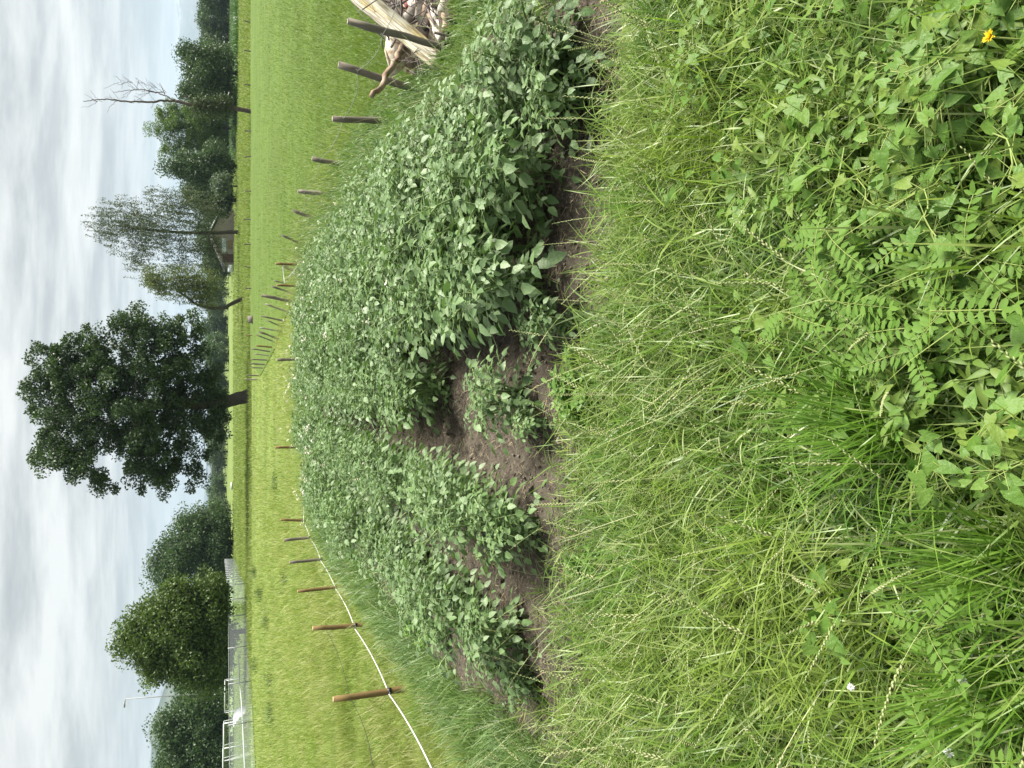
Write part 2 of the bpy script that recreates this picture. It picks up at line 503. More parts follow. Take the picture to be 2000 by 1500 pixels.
def flat_poly(P, z=0.0):
    """a polygon as a sheet following the ground, cut into a fan of small faces"""
    import bmesh
    bm = bmesh.new(); vs = [bm.verts.new((x, y, 0)) for x, y in P]; bm.faces.new(vs)
    bmesh.ops.triangulate(bm, faces=bm.faces[:])
    for _ in range(3):
        bmesh.ops.subdivide_edges(bm, edges=[e for e in bm.edges if e.calc_length() > 2.5], cuts=1)
        bmesh.ops.triangulate(bm, faces=bm.faces[:])
    bm.verts.ensure_lookup_table()
    V = np.array([v.co[:] for v in bm.verts]); bm.faces.ensure_lookup_table(); bm.verts.index_update()
    F = np.array([[v.index for v in f.verts] for f in bm.faces]); bm.free()
    V[:, 2] = ground_z(V[:, 0], V[:, 1]) + z
    return geo(V, F)


kind(obj('pasture_ground', flat_poly(pp, .012), ground_material('pasture_turf', [(.33, (.045, .084, .014)), (.5, (.080, .122, .024)), (.68, (.125, .158, .046))], (.060, .102, .018), False)), 'structure')


ROWS = [-1.36, -0.71, -0.05, 0.54, 1.04, 1.52]


def soil_z(x, y):
    r = np.zeros_like(x)
    for c in ROWS: r = np.maximum(r, np.exp(-((x - c) / .17) ** 2))
    edge = np.clip((x + 2.42) / .3, 0, 1) * np.clip((2.45 - x) / .3, 0, 1) * np.clip((y - 2.7) / .35, 0, 1) * np.clip((12.6 - y) / .5, 0, 1)
    n = fbm(x * 14, y * 14, 4, 3) - .45; n2 = fbm(x * 45, y * 45, 3, 9) - .43
    lump = np.maximum(0, fbm(x * 21 + 3 * n, y * 23, 3, 21) - .55) * .10
    return ground_z(x, y) * .3 + edge * (.015 + .065 * r + .085 * n + .022 * n2 + lump) + .016 * edge - .03 * (1 - edge)


soil = obj('soil', grid(-2.7, 2.75, 2.55, 12.8, 350, 640, soil_z), soil_material())
kind(soil, 'structure')
# crumbs of earth and bits of straw lying on it
ico = None
def lump_tpl():
    import bmesh
    bm = bmesh.new(); bmesh.ops.create_icosphere(bm, subdivisions=1, radius=.5)
    V = np.array([v.co[:] for v in bm.verts]); F = np.array([[v.index for v in f.verts] for f in bm.faces]); bm.free()
    V *= (1 + .35 * rng.uniform(-1, 1, (len(V), 1))); return geo(V, F)


def rot_rand(n):
    q = rng.normal(size=(n, 4)); q /= np.linalg.norm(q, axis=1, keepdims=True); a, b, c, d = q.T
    return np.stack([np.stack([1 - 2 * (c * c + d * d), 2 * (b * c - a * d), 2 * (b * d + a * c)], -1),
                     np.stack([2 * (b * c + a * d), 1 - 2 * (b * b + d * d), 2 * (c * d - a * b)], -1),
                     np.stack([2 * (b * d - a * c), 2 * (c * d + a * b), 1 - 2 * (b * b + c * c)], -1)], -2)


n = 26000
P = np.c_[rng.uniform(-2.3, 2.3, n), 2.75 + 5.5 * rng.random(n) ** 1.6]
P = np.c_[P, soil_z(P[:, 0], P[:, 1])]
kind(obj('soil_crumbs', scatter(lump_tpl(), rot_rand(n), (.005 + .013 * rng.random(n) ** 4)[:, None] * rng.uniform(.6, 1.2, (n, 3)), P + [0, 0, .002]), plain('earth_crumb', (.14, .12, .10), .95, .1, .35, 60)), 'stuff')
n = 3200
P = np.c_[rng.uniform(-2.1, 2.3, n), 2.7 + 3.5 * rng.random(n) ** 1.6]; P = np.c_[P, soil_z(P[:, 0], P[:, 1]) + .012]
kind(obj('straw_litter', blades(P, rng.uniform(.02, .09, n), rng.uniform(.002, .0045, n), rng.uniform(0, 2 * PI, n), rng.uniform(1.2, 1.6, n), rng.uniform(0, .4, n), 2), MT['straw']), 'stuff')

n = 900
P = np.c_[rng.uniform(-2.3, 2.1, n), 2.75 + 5.0 * rng.random(n) ** 1.5]; P = np.c_[P, soil_z(P[:, 0], P[:, 1])]
kind(obj('soil_clods', scatter(lump_tpl(), rot_rand(n), (.016 + .030 * rng.random(n) ** 3)[:, None] * rng.uniform(.6, 1.2, (n, 3)), P), soil.data.materials[0], None, False), 'stuff')
#PART2

# ------------------------------------------------------------------ potato plants
LEAFLET = leaf_tpl(1, .60, .10, .16, (.28, .66), (1.0, .80))


def unit(v): return v / max(np.linalg.norm(v), 1e-9)


def compound_leaf(acc, p, d, L, npairs, size):
    """petiole curving out of the stem, pairs of leaflets and a larger one at its end"""
    side = unit(np.cross(d, [0, 0, 1.0])); pts = []
    for i in range(npairs + 2):
        t = i / (npairs + 1); pts.append(p + d * L * t + np.array([0, 0, -.35 * L * t * t]))
    acc['pet'].append(tube(pts, np.linspace(.0018, .0009, len(pts)), 3, False))
    up = np.array([0, 0, 1.0])
    for i in range(1, npairs + 2):
        t = i / (npairs + 1); q = pts[i]; fwd = unit(pts[i] - pts[i - 1])
        n0 = unit(up + rng.normal(0, .40, 3))
        if i == npairs + 1:
            acc['P'].append(q); acc['D'].append(unit(fwd + rng.normal(0, .15, 3))); acc['N'].append(n0); acc['S'].append(size * rng.uniform(.95, 1.25))
        else:
            for sgn in (-1, 1):
                acc['P'].append(q); acc['D'].append(unit(side * sgn + fwd * .45 + rng.normal(0, .18, 3))); acc['N'].append(unit(up + side * -sgn * .15 + rng.normal(0, .42, 3)))
                acc['S'].append(size * (.45 + .45 * t) * rng.uniform(.85, 1.15))


def potato_meshes(H, R, nst, size):
    acc = dict(P=[], D=[], N=[], S=[], pet=[]); st = []; tips = []
    for k in range(nst):
        a = 2 * PI * k / nst + rng.uniform(-.4, .4); out = rng.uniform(.25, 1.0) * R * .62; h = H * rng.uniform(.72, 1.02)
        b = np.array([rng.uniform(-.05, .05), rng.uniform(-.05, .05), -.03])
        e = np.array([math.cos(a) * out, math.sin(a) * out, h])
        pts = np.array([b + (e - b) * t + np.array([0, 0, .10 * math.sin(PI * t)]) + rng.normal(0, .006, 3) for t in np.linspace(0, 1, 7)])
        st.append(tube(pts, np.linspace(.006, .003, 7), 5)); tips.append(pts[-1])
        nl = int(h / .032)
        for j in range(nl):
            t = .05 + .95 * (j + .5) / nl; i = min(5, int(t * 6)); q = pts[i] + (pts[i + 1] - pts[i]) * (t * 6 - i)
            az = a + j * 2.4 + rng.uniform(-.5, .5)
            rise = rng.uniform(-.05, .5) if t < .85 else rng.uniform(.3, 1.1)
            d = unit(np.array([math.cos(az), math.sin(az), rise]))
            L = R * rng.uniform(.28, .55) * (1 if t < .85 else .6)
            compound_leaf(acc, q, d, L, rng.integers(2, 4), size * rng.uniform(.8, 1.15) * (1 if t < .9 else .7))
    P, D, N, Sx = (np.array(acc[k]) for k in ('P', 'D', 'N', 'S'))
    leaves = scatter(LEAFLET, frames(D, N), Sx, P)
    return mesh('potato_foliage', leaves, MT['potato']), mesh('potato_stems', join(st + acc['pet']), MT['potato_stem']), tips


def flower_mesh(nf):
    pet = []; ant = []
    for k in range(nf):
        c = np.array([rng.uniform(-.025, .025), rng.uniform(-.025, .025), rng.uniform(0, .03)]) if nf > 1 else np.zeros(3)
        nrm = unit(np.array([rng.uniform(-.6, .6), rng.uniform(-.6, .6), 1])); x = unit(np.cross(nrm, [0.3, 1, .2])); y = np.cross(nrm, x)
        r = rng.uniform(.014, .019)
        V = [c]; F = []
        for j in range(10):
            a = j * PI / 5; rr = r if j % 2 == 0 else r * .68
            V.append(c + (x * math.cos(a) + y * math.sin(a)) * rr + nrm * .004)
        F = [(0, 1 + j, 1 + (j + 1) % 10) for j in range(10)]
        pet.append(geo(V, F)); ant.append(tube([c, c + nrm * .009], [.0035, .0015], 5))
    stem = [tube([[0, 0, -.10], [0.004, 0, -.05], [0, 0, 0]], .0018, 4)]
    g1 = join(pet); g2 = join(ant); g3 = join(stem); me = mesh('potato_flower', join([g1, g2, g3]), MT['petal'])
    me.materials.append(MT['anther']); me.materials.append(MT['potato_stem'])
    c = np.array([p.center[:] for p in me.polygons])
    # the petals are the only triangles that share the star centres: colour by construction order
    idx = np.zeros(len(me.polygons), int)
    n4a, n4b = len(g2[2]), len(g3[2]); n3p, n3a = len(g1[1]), len(g2[1])
    idx[:n4a] = 1; idx[n4a:n4a + n4b] = 2
    o = n4a + n4b + n3p; idx[o:o + n3a] = 1; idx[o + n3a:] = 2
    me.polygons.foreach_set('material_index', idx.astype(np.int32)); return me


PV = [potato_meshes(.48, .46, 9, .062), potato_meshes(.52, .48, 10, .058), potato_meshes(.44, .44, 9, .065),
      potato_meshes(.46, .44, 9, .052), potato_meshes(.34, .38, 12, .054), potato_meshes(.26, .28, 9, .05)]
FLW = [flower_mesh(4), flower_mesh(3), flower_mesh(5)]
ROW_WORD = ['leftmost', 'second', 'third', 'fourth', 'fifth', 'rightmost']
spots = []
for ri, (rx, y0, y1, st) in enumerate(zip(ROWS, (3.52, 3.36, 4.95, 3.28, 3.20, 3.14), (10.4, 11.2, 11.6, 11.6, 11.5, 11.0), (.31, .31, .32, .35, .35, .35))):
    y = y0; k = 0
    while y < y1:
        spots.append((ri, rx + rng.uniform(-.035, .035), y, k)); y += st * rng.uniform(.88, 1.12); k += 1


def plant_potato(x, y, v, sc, label, nflw, group='potato plants in the bed'):
    r = thing('potato_plant', label, 'potato plant', (x, y, float(soil_z(np.array([x]), np.array([y]))[0]) - .02), rng.uniform(0, 6.28), group)
    r.scale = (sc, sc, sc * rng.uniform(.95, 1.15))
    fo, stm, tips = PV[v]
    obj('foliage', fo, None, r); obj('stem', stm, None, r)
    for j in range(nflw):
        tp = tips[(j * 2 + v) % len(tips)]
        f = obj('flower', FLW[rng.integers(0, 3)], None, r); f.location = (tp[0] + rng.uniform(-.03, .03), tp[1] + rng.uniform(-.03, .03), tp[2] + rng.uniform(.06, .11)); f.scale = (.66,) * 3; f.rotation_euler = (rng.uniform(-.3, .3), rng.uniform(-.3, .3), rng.uniform(0, 6))
    return r


for ri, x, y, k in spots:
    left = ri < 3
    if ri <= 1: v = int(rng.choice([3, 4, 3, 3] if y < 6.5 else [3, 3, 0])); sc = rng.uniform(.94, 1.04) + .12 * min(1, max(0, (y - 5) / 3))
    elif ri == 2: v = int(rng.choice([3, 3, 2, 0])); sc = rng.uniform(1.0, 1.1) + .06 * min(1, max(0, (y - 5) / 3))
    else: v = int(rng.choice([0, 1, 2, 0])); sc = rng.uniform(1.02, 1.18) * (.86 if ri == 5 else 1)
    if k == 0 and ri < 2: v = 4
    if ri == 2 and k == 1: sc *= .9
    far = y > 7.6
    p = .62 if far and y > 8.5 else .28 if far else (.16 if not left else .06)
    nf = int(rng.integers(1, 6 if far else 3)) if rng.random() < p else 0
    part = 'far' if far else 'middle' if y > 4.9 else 'near'
    if k == 0:
        lab = 'potato plant standing at the near end of the %s row, against the bare soil' % ROW_WORD[ri]
    elif nf:
        lab = 'potato plant with white flowers in the %s part of the %s row' % (part, ROW_WORD[ri])
    else:
        lab = 'flowerless grey-green potato plant in the %s part of the %s row' % (part, ROW_WORD[ri])
    plant_potato(x, y, v, sc, lab, nf)
iso = at(1030, 775, .08)
plant_potato(iso[0], iso[1], 4, 1.0, 'small potato plant standing alone on the bare soil before the third row', 0)
iso = at(1060, 800, .05)
plant_potato(iso[0] - .05, iso[1] - .08, 5, .7, 'smallest potato plant, beside the one standing alone on bare soil', 0)
q = at(1120, 640, .05); plant_potato(q[0], q[1] + .05, 5, .85, 'low potato plant with few leaves at the corner of the bare soil wedge', 0)
q = at(1170, 170, .05); plant_potato(q[0], q[1] + .12, 4, 1.0, 'low potato plant at the right front corner of the bed by the grass', 0)
q = at(1165, 60, .05); plant_potato(q[0], q[1] + .2, 4, 1.1, 'potato plant at the far right front corner, half behind grass', 0)
q = at(1050, 1330, .03); plant_potato(q[0] + .03, q[1], 5, .8, 'sparse little potato plant at the left front corner of the bed', 0)

# stones, straw and leafy weeds at the front of the bed
STONE = []
for k in range(3):
    t = lump_tpl(); STONE.append(mesh('stone', geo(t[0] * [1, .75, .5], t[1]), MT['stone'], False))
for (px, py, s, k, lab) in [(1157, 281, .075, 0, 'palest and largest stone on the bare soil, before the right half of the potatoes'),
                            (1194, 556, .045, 1, 'small white stone at the grass edge near the middle of the bed'),
                            (1096, 861, .05, 2, 'long thin white stone on the soil left of the leafy weeds'),
                            (1124, 302, .028, 1, 'tiny white pebble just behind the largest stone')]:
    p = at(px, py, .03); o = obj('stone', STONE[k], None); o.location = (p[0], p[1], float(soil_z(p[:1], p[1:2])[0]) + s * .1)
    o.scale = (s, s * (.55 if 'long' in lab else 1), s); o.rotation_euler = (.2, .1, rng.uniform(0, 6)); tag(o, lab, 'stone', 'pale stones on the soil')
p = at(1140, 690, .03); n = 60
Q = np.c_[p[0] + rng.normal(0, .035, n), p[1] + rng.normal(0, .035, n), np.full(n, float(soil_z(p[:1], p[1:2])[0])) + rng.uniform(.005, .03, n)]
tag(obj('straw_tuft', blades(Q, rng.uniform(.05, .13, n), .003, rng.uniform(0, 6.28, n), rng.uniform(1, 1.6, n), rng.uniform(.2, 1.5, n), 3), MT['straw']), 'small tuft of dry straw lying on the soil before the bare wedge', 'straw')

WLEAF = leaf_tpl(1, .52, .10, .2, (.3, .65), (1.0, .7))


def weed_mesh(n, H, R, sz):
    st = []; P = []; D = []; N = []; Z = []
    for k in range(n):
        a = k * 2.4; h = H * rng.uniform(.6, 1); e = np.array([math.cos(a) * R * rng.uniform(.2, .8), math.sin(a) * R * rng.uniform(.2, .8), h])
        pts = np.array([e * t + [0, 0, .02 * math.sin(PI * t)] for t in np.linspace(0, 1, 5)]); st.append(tube(pts, .0016, 4, False))
        for j in range(7):
            t = .3 + .7 * j / 6; i = min(3, int(t * 4)); q = pts[i] + (pts[i + 1] - pts[i]) * (t * 4 - i)
            for s in (0, PI):
                az = j * 1.57 + s + rng.uniform(-.4, .4)
                P.append(q); D.append(unit(np.array([math.cos(az), math.sin(az), rng.uniform(.1, .8)]))); N.append(unit(np.array([0, 0, 1]) + rng.normal(0, .3, 3))); Z.append(sz * rng.uniform(.7, 1.2) * (1.1 - .4 * t))
    return mesh('weed_leaves', scatter(WLEAF, frames(np.array(D), np.array(N)), np.array(Z), np.array(P)), MT['weed']), mesh('weed_stems', join(st), MT['stalk'])


WV = [weed_mesh(7, .20, .10, .055), weed_mesh(6, .16, .09, .048), weed_mesh(9, .24, .11, .06)]
for (px, py, v, sc, lab) in [(1150, 700, 1, 1.0, 'light green leafy weed closest to the straw tuft at the front of the bed'),
                             (1155, 745, 2, 1.0, 'tallest light green leafy weed in the clump at the front of the bed'),
                             (1150, 785, 0, 1.1, 'light green leafy weed in the middle of the clump at the front of the bed'),
                             (1165, 815, 2, .9, 'light green leafy weed at the left end of the clump before the bed'),
                             (1185, 770, 1, 1.2, 'light green leafy weed in front of the clump, sunk in the grass edge'),
                             (1150, 1105, 1, .9, 'leafy weed in the grass edge left of the long white stone'),
                             (1050, 1330, 0, .9, 'leafy weed at the left front corner of the bed among thin potato leaves'),
                             (985, 1300, 1, .9, 'leafy weed on the bare strip at the far left front of the bed'),
                             (880, 1235, 2, 1.2, 'dark leafy weed in the grass beside the bare strip left of the potatoes'),
                             (840, 1215, 0, 1.3, 'leafy weed farther along the bare strip left of the potatoes'),
                             (1185, 1090, 0, .8, 'low leafy weed hidden in the grass before the second row')]:
    p = at(px, py, .02); r = thing('leafy_weed', lab, 'weed', (p[0], p[1], 0), rng.uniform(0, 6), 'leafy weeds round the potato bed'); r.scale = (sc,) * 3
    obj('foliage', WV[v][0], None, r); obj('stem', WV[v][1], None, r)

# ------------------------------------------------------------------ grass
BEDIN = [(-2.1, 4.5), (-1.75, 3.95), (-1.2, 3.45), (-.6, 3.12), (.1, 2.90), (.7, 2.60), (1.2, 2.54), (1.7, 2.46), (2.0, 2.50), (1.98, 4.2), (2.0, 8.0), (1.9, 12.0), (-1.2, 12.5), (-2.05, 9.4), (-2.12, 6)]


def outside_bed(P, jit=.10):
    q = P.copy(); q[:, 0] += (fbm(P[:, 0] * 3, P[:, 1] * 3, 3, 11) - .45) * jit * 3; q[:, 1] += (fbm(P[:, 0] * 3, P[:, 1] * 3, 3, 17) - .45) * jit * 4
    return ~inpoly(q, BEDIN)


def gz(P): return np.c_[P[:, :2], ground_z(P[:, 0], P[:, 1]) - .015]


PILEG = [tuple(at(*q)[:2]) for q in ((888, -70), (888, 40), (872, 100), (812, 148), (770, 130), (745, -75))]
# foreground: uncut grass growing in tussocks of several kinds
def tussocks(nt, per, L0, L1, W0, W1, spread, lean, bend, acc, twist=1.0, segs=5):
    C = np.c_[rng.uniform(-2.9, 2.8, nt), .42 + 3.25 * rng.random(nt) ** 1.05]
    C = C[outside_bed(C) & seen(np.c_[C, np.full(len(C), .2)])]
    C = C[acc(C) > rng.random(len(C))]; m = len(C); k = np.repeat(np.arange(m), per); n = len(k)
    sz = rng.uniform(.7, 1.25, m) * (.75 + .55 * fbm(C[:, 0] * 2.2, C[:, 1] * 2.2, 3, 2)); e = np.clip((C[:, 1] - 2.2) / .9, 0, 1); sz *= 1 - .5 * e
    P = C[k] + rng.normal(0, spread, (n, 2)); ta = rng.uniform(0, 2 * PI, m)
    az = np.where(rng.random(n) < .35, ta[k] + rng.normal(0, .6, n), rng.uniform(0, 2 * PI, n))
    return blades(gz(P), rng.uniform(L0, L1, n) * sz[k], rng.uniform(W0, W1, n), az, rng.uniform(*lean, n), rng.uniform(*bend, n) * rng.uniform(.35, 1, n), segs, 1.8, rng.uniform(-twist, twist, n))


thin = lambda C: 1 - .5 * np.clip((C[:, 1] - 2.3) / .9, 0, 1)
kind(obj('grass', join([tussocks(3600, 16, .16, .42, .0045, .0098, .032, (.08, 1.05), (.2, 2.3), thin), tussocks(1100, 12, .2, .44, .006, .0105, .03, (.1, .8), (.3, 2.0), lambda C: thin(C) * np.where((C[:, 0] > -.3) | (C[:, 1] < 1.5), 1, .35))]), MT['grass']), 'stuff')
kind(obj('broad_grass', tussocks(1700, 11, .16, .36, .0055, .0115, .035, (.15, 1.0), (.5, 2.7), thin, 1.8, 6), MT['grass_dark']), 'stuff')
n = 10000                                            # lodged blades lying across the others
P = np.c_[rng.uniform(-2.8, 2.7, n), 1.2 + 1.9 * rng.random(n)]; P = P[outside_bed(P) & seen(np.c_[P, np.full(n, .2)])]; n = len(P)
P = np.c_[P, (.05 + .20 * rng.random(n)) * (1 - .4 * np.clip((P[:, 1] - 2.2) / .9, 0, 1))]
kind(obj('lodged_grass', blades(P, rng.uniform(.08, .24, n), rng.uniform(.0028, .0062, n), rng.uniform(0, 6.28, n), rng.uniform(.8, 1.5, n), rng.uniform(-.5, 1.6, n), 5, 2, rng.uniform(-2, 2, n)), MT['grass']), 'stuff')
# the same grass carries on beyond the picture's edges, thinner
n = 46000
P = np.c_[rng.uniform(-4.6, 4.8, n), -1.2 + 5.0 * rng.random(n)]; P = P[outside_bed(P) & ~seen(np.c_[P, np.full(n, .2)], 120) & ((P[:, 0] > -2.6) | (P[:, 1] < 3.2)) & ~inpoly(P, PILEG) & (np.hypot(P[:, 0], P[:, 1]) > .35)]; n = len(P)
kind(obj('outer_grass', blades(gz(P), rng.uniform(.16, .38, n), rng.uniform(.006, .011, n), rng.uniform(0, 6.28, n), rng.uniform(.05, .9, n), rng.uniform(.2, 2.0, n), 4, 1.8), MT['grass']), 'stuff')
kind(obj('pale_grass', tussocks(1300, 12, .16, .34, .0026, .0046, .04, (.3, 1.25), (.2, 2.2), lambda C: np.where(C[:, 1] > 1.5, .9, .4)), MT['seedhead']), 'stuff')
# stemmy seed spikes standing over it
SPK = geo([(0, 0, 0), (-.0036, .007, .0015), (0, .017, .002), (.0036, .007, .0015), (0, .007, -.0025)], [(0, 3, 4), (0, 4, 1), (4, 3, 2), (1, 4, 2), (0, 1, 3), (1, 2, 3)])


def spikes(P, L, az, lean, bend, sp=.32):
    """thin culms with small spikelets set alternately along the last third"""
    n = len(P); segs = 9
    stem = blades(P, L, .0026, az, lean, bend, segs, 3.0)
    C = (stem[0].reshape(n, segs + 1, 2, 3)).mean(2); k0 = int(segs * (1 - sp)); nodes = []
    PP = []; DD = []; NN = []; SS = []; fat = rng.uniform(.55, 1.15, n)
    for i in range(n):
        seg = C[i, k0:]; d = np.diff(seg, axis=0); m = max(8, int(L[i] * sp / .0075))
        for j in range(m):
            t = j / m * len(d); a = min(int(t), len(d) - 1); q = seg[a] + d[a] * (t - a); u = unit(d[a]); s = unit(np.cross(u, [0.3, .2, 1]))
            PP.append(q); DD.append(u + s * (.34 if j % 2 else -.34)); NN.append(np.cross(u, s)); SS.append(rng.uniform(.8, 1.25) * (1 - .4 * j / m) * fat[i])
    return join([stem, scatter(SPK, frames(np.array(DD), np.array(NN)), np.array(SS), np.array(PP))])


n = 1250
P = np.c_[rng.uniform(-2.6, 2.3, n), .7 + 2.8 * rng.random(n) ** .75]
P = P[outside_bed(P, .05) & seen(np.c_[P, np.full(n, .3)], 60)]
w = np.where(P[:, 0] < .25, 1, np.where(P[:, 1] > 1.9, .8, .25)) * np.where(P[:, 1] < 1.35, .55, np.where(P[:, 1] > 2.5, .3, 1))
P = P[rng.random(len(P)) < w]; n = len(P)
kind(obj('ryegrass_spikes', spikes(gz(P), rng.uniform(.34, .62, n), rng.uniform(0, 2 * PI, n), rng.uniform(.0, .6, n), rng.uniform(.05, 1.0, n)), MT['spike']), 'stuff')

# cool green verge on both sides of the bed
def band(poly, n):
    a = np.array(poly); P = np.c_[rng.uniform(a[:, 0].min(), a[:, 0].max(), n), a[:, 1].min() + (a[:, 1].max() - a[:, 1].min()) * rng.random(n) ** 1.5]
    return P[inpoly(P, poly) & outside_bed(P)]


V1 = band([(-2.45, 3.0), (-1.9, 3.0), (-1.9, 9), (-1.2, 12.4), (-1.0, 13.5), (-2.5, 14.0), (-2.7, 11), (-2.55, 7)], 42000)
V2 = band([(1.7, 2.4), (3.3, 2.2), (3.0, 6), (3.2, 9), (3.5, 13), (3.3, 17), (1.4, 16.5), (1.6, 12)], 44000)
V2 = V2[~inpoly(V2, PILEG)]
V3 = band([(-1.3, 12.3), (2.3, 12.2), (3.2, 17.5), (-1.5, 16.5)], 16000)
P = np.r_[V1, V2, V3]; n = len(P); d = P[:, 1]
kind(obj('verge_grass', blades(gz(P), rng.uniform(.16, .40, n) * np.where(P[:, 0] > 0, .55, .85), .0035 + .0007 * d * rng.uniform(.7, 1.2, n), rng.uniform(0, 6.28, n), rng.uniform(.0, .5, n), rng.uniform(.2, 1.9, n), 4, 1.8, rng.uniform(-.8, .8, n)), MT['grass_dark']), 'stuff')
P = np.r_[V1[::90], V2[::60], V3[::40]]; n = len(P)
kind(obj('verge_seed_spikes', spikes(gz(P), rng.uniform(.3, .55, n), rng.uniform(0, 6.28, n), rng.uniform(0, .4, n), rng.uniform(.2, 1.2, n)), MT['spike']), 'stuff')


# meadow beyond the white tape and pasture beyond the old posts: dense near, coarser far
def screen_points(n, x0, x1, y0=-250, y1=1750):
    px = rng.uniform(x0, x1, n); py = rng.uniform(y0, y1, n)
    d = RT[None] * (750 - py)[:, None] - UP[None] * (px - 1000)[:, None] + FW[None] * F_PX
    t = -EYE[2] / d[:, 2]; return EYE[:2] + d[:, :2] * t[:, None]


P = screen_points(520000, 474, 960)
P = P[(P[:, 1] > 2.0) & ~inpoly(P, BEDIN) & ~inpoly(P, [tuple(q) for q in pp]) & ((P[:, 0] < -2.3 - .2 * vnoise(P[:, 1] * 3, P[:, 1] * 0)) | (P[:, 1] > 15.0)) & (P[:, 0] < 3.4)]
n = len(P); d = np.hypot(P[:, 0], P[:, 1]); cl = fbm(P[:, 0] * 2.2, P[:, 1] * 2.2, 4, 8); cl = np.clip((cl - .2) * 1.7, 0, 1)
kind(obj('meadow_grass', blades(gz(P), (.07 + .27 * cl) * rng.uniform(.6, 1.25, n) * np.where(P[:, 0] > -3.3, .6, 1), .002 + .00050 * d * rng.uniform(.6, 1.2, n), rng.uniform(0, 6.28, n), rng.uniform(.0, .45, n), rng.uniform(.1, 1.5, n), 3, 1.8), MT['meadow']), 'stuff')
P = P[rng.random(n) < .10]; n = len(P); d = np.hypot(P[:, 0], P[:, 1]); cl = fbm(P[:, 0] * .9, P[:, 1] * .9, 3, 12)
P = P[cl > .40 + .12 * rng.random(n)]; n = len(P); d = np.hypot(P[:, 0], P[:, 1])
kind(obj('meadow_seed_heads', blades(gz(P), rng.uniform(.18, .42, n) * np.where(P[:, 0] > -3.3, .6, 1), 0.0015 + .00038 * d, rng.uniform(0, 6.28, n), rng.uniform(0, .7, n), rng.uniform(.1, 1.8, n), 4, 3), MT['seedhead']), 'stuff')
P = screen_points(480000, 489, 900); P = P[inpoly(P, [tuple(q) for q in pp]) & (P[:, 0] > 2.2) & outside_bed(P)]
d = np.hypot(P[:, 0], P[:, 1]); P = P[(rng.random(len(P)) < np.clip((52 - d) / 40, 0, 1)) & ~inpoly(P, PILEG)]; n = len(P); d = np.hypot(P[:, 0], P[:, 1])
kind(obj('pasture_grass', blades(gz(P), rng.uniform(.05, .13, n) + .08 * (rng.random(n) < .03), .002 + .00042 * d * rng.uniform(.6, 1.2, n), rng.uniform(0, 6.28, n), rng.uniform(.0, .5, n), rng.uniform(.1, 1.2, n), 2, 1.8), MT['pasture']), 'stuff')
# long dead culms along the crooked fence
P = np.concatenate([np.c_[rng.normal(q[0], .35, 260), rng.normal(q[1], .6, 260)] for q in FENCE[3:10]]); n = len(P); P = P[outside_bed(P)]; n = len(P)
kind(obj('dry_fence_grass', blades(gz(P), rng.uniform(.2, .5, n), .006, rng.uniform(0, 6.28, n), rng.uniform(0, .5, n), rng.uniform(.1, 1.5, n), 4), MT['meadow']), 'stuff')

# coarse tufts that stand out in the foreground
for (px, py, n, L, W, az0, lab) in [(1800, 830, 230, .46, .0075, 1.6, 'dense bright grass tuft in the middle of the foreground, blades all upright'),
                                    (2010, 1090, 150, .40, .007, 1.5, 'bright grass tuft at the bottom edge beside the clover heads'),
                                    (2030, 1330, 150, .42, .007, 1.7, 'bright grass tuft in the bottom left corner below the clover head'),
                                    (1300, 385, 130, .34, .005, 2.0, 'long bright grass tuft leaning over the soil before the largest stone'),
                                    (1330, 800, 120, .28, .0048, 2.2, 'fine bright grass tuft below the light green leafy weeds'),
                                    (1600, 170, 110, .34, .006, 1.9, 'dark upright grass tuft among the bindweed below the right front corner'),
                                    (1560, 1010, 120, .34, .0055, 2.2, 'olive grass tuft left of the dense middle tuft')]:
    p = at(px, py, 0.0); q = np.c_[rng.normal(0, .045, n), rng.normal(0, .045, n), np.full(n, -.02)]
    o = obj('grass_tuft', blades(q, L * rng.uniform(.55, 1.05, n), W * rng.uniform(.7, 1.2, n), np.where(rng.random(n) < .5, az0 + rng.normal(0, .8, n), rng.uniform(0, 6.28, n)), rng.uniform(.02, .38, n), rng.uniform(.05, .9, n), 6, 2.0, rng.uniform(-.8, .8, n)), MT['tuft'])
    o.location = (p[0], p[1], 0); tag(o, lab, 'grass tuft', 'coarse grass tufts in the foreground')

for (px, py, n, L, lab) in [(512, 1160, 120, .5, 'dark green tuft in the yellow meadow before the mesh fence'), (524, 1212, 90, .4, 'dark green tuft in the yellow meadow before the mesh fence'), (503, 1300, 130, .5, 'dark green tuft in the yellow meadow before the mesh fence'), (530, 1330, 90, .35, 'dark green tuft in the yellow meadow before the mesh fence'),
                            (534, 1392, 120, .45, 'dark green tuft in the yellow meadow before the mesh fence'), (500, 1118, 110, .5, 'dark green tuft in the yellow meadow before the mesh fence'), (540, 940, 90, .3, 'dark green tuft in the yellow meadow before the mesh fence'), (560, 1130, 60, .3, 'dark green tuft in the yellow meadow before the mesh fence'),
                            (835, 1392, 160, .26, 'dark weedy grass tuft below the white tape, nearest the left edge'), (760, 1440, 120, .24, 'straw mixed grass tuft in the meadow left of the nearest stake')]:
    p = at(px, py, 0.0); q = np.c_[rng.normal(0, .16 if px < 600 else .07, n), rng.normal(0, .12 if px < 600 else .07, n), np.full(n, -.02)]
    o = obj('grass_tuft', blades(q, L * rng.uniform(.5, 1.05, n), (.016 if px < 600 else .009) * rng.uniform(.7, 1.2, n), rng.uniform(0, 6.28, n), rng.uniform(.02, .7, n), rng.uniform(.05, 1.2, n), 5, 2.0), MT['tree_olive' if px < 600 else 'tuft'])
    o.location = (p[0], p[1], 0); tag(o, lab, 'grass tuft', 'tufts in the meadow')

# bindweed, vetch and flowers woven through the foreground
ARROW = arrow_tpl()


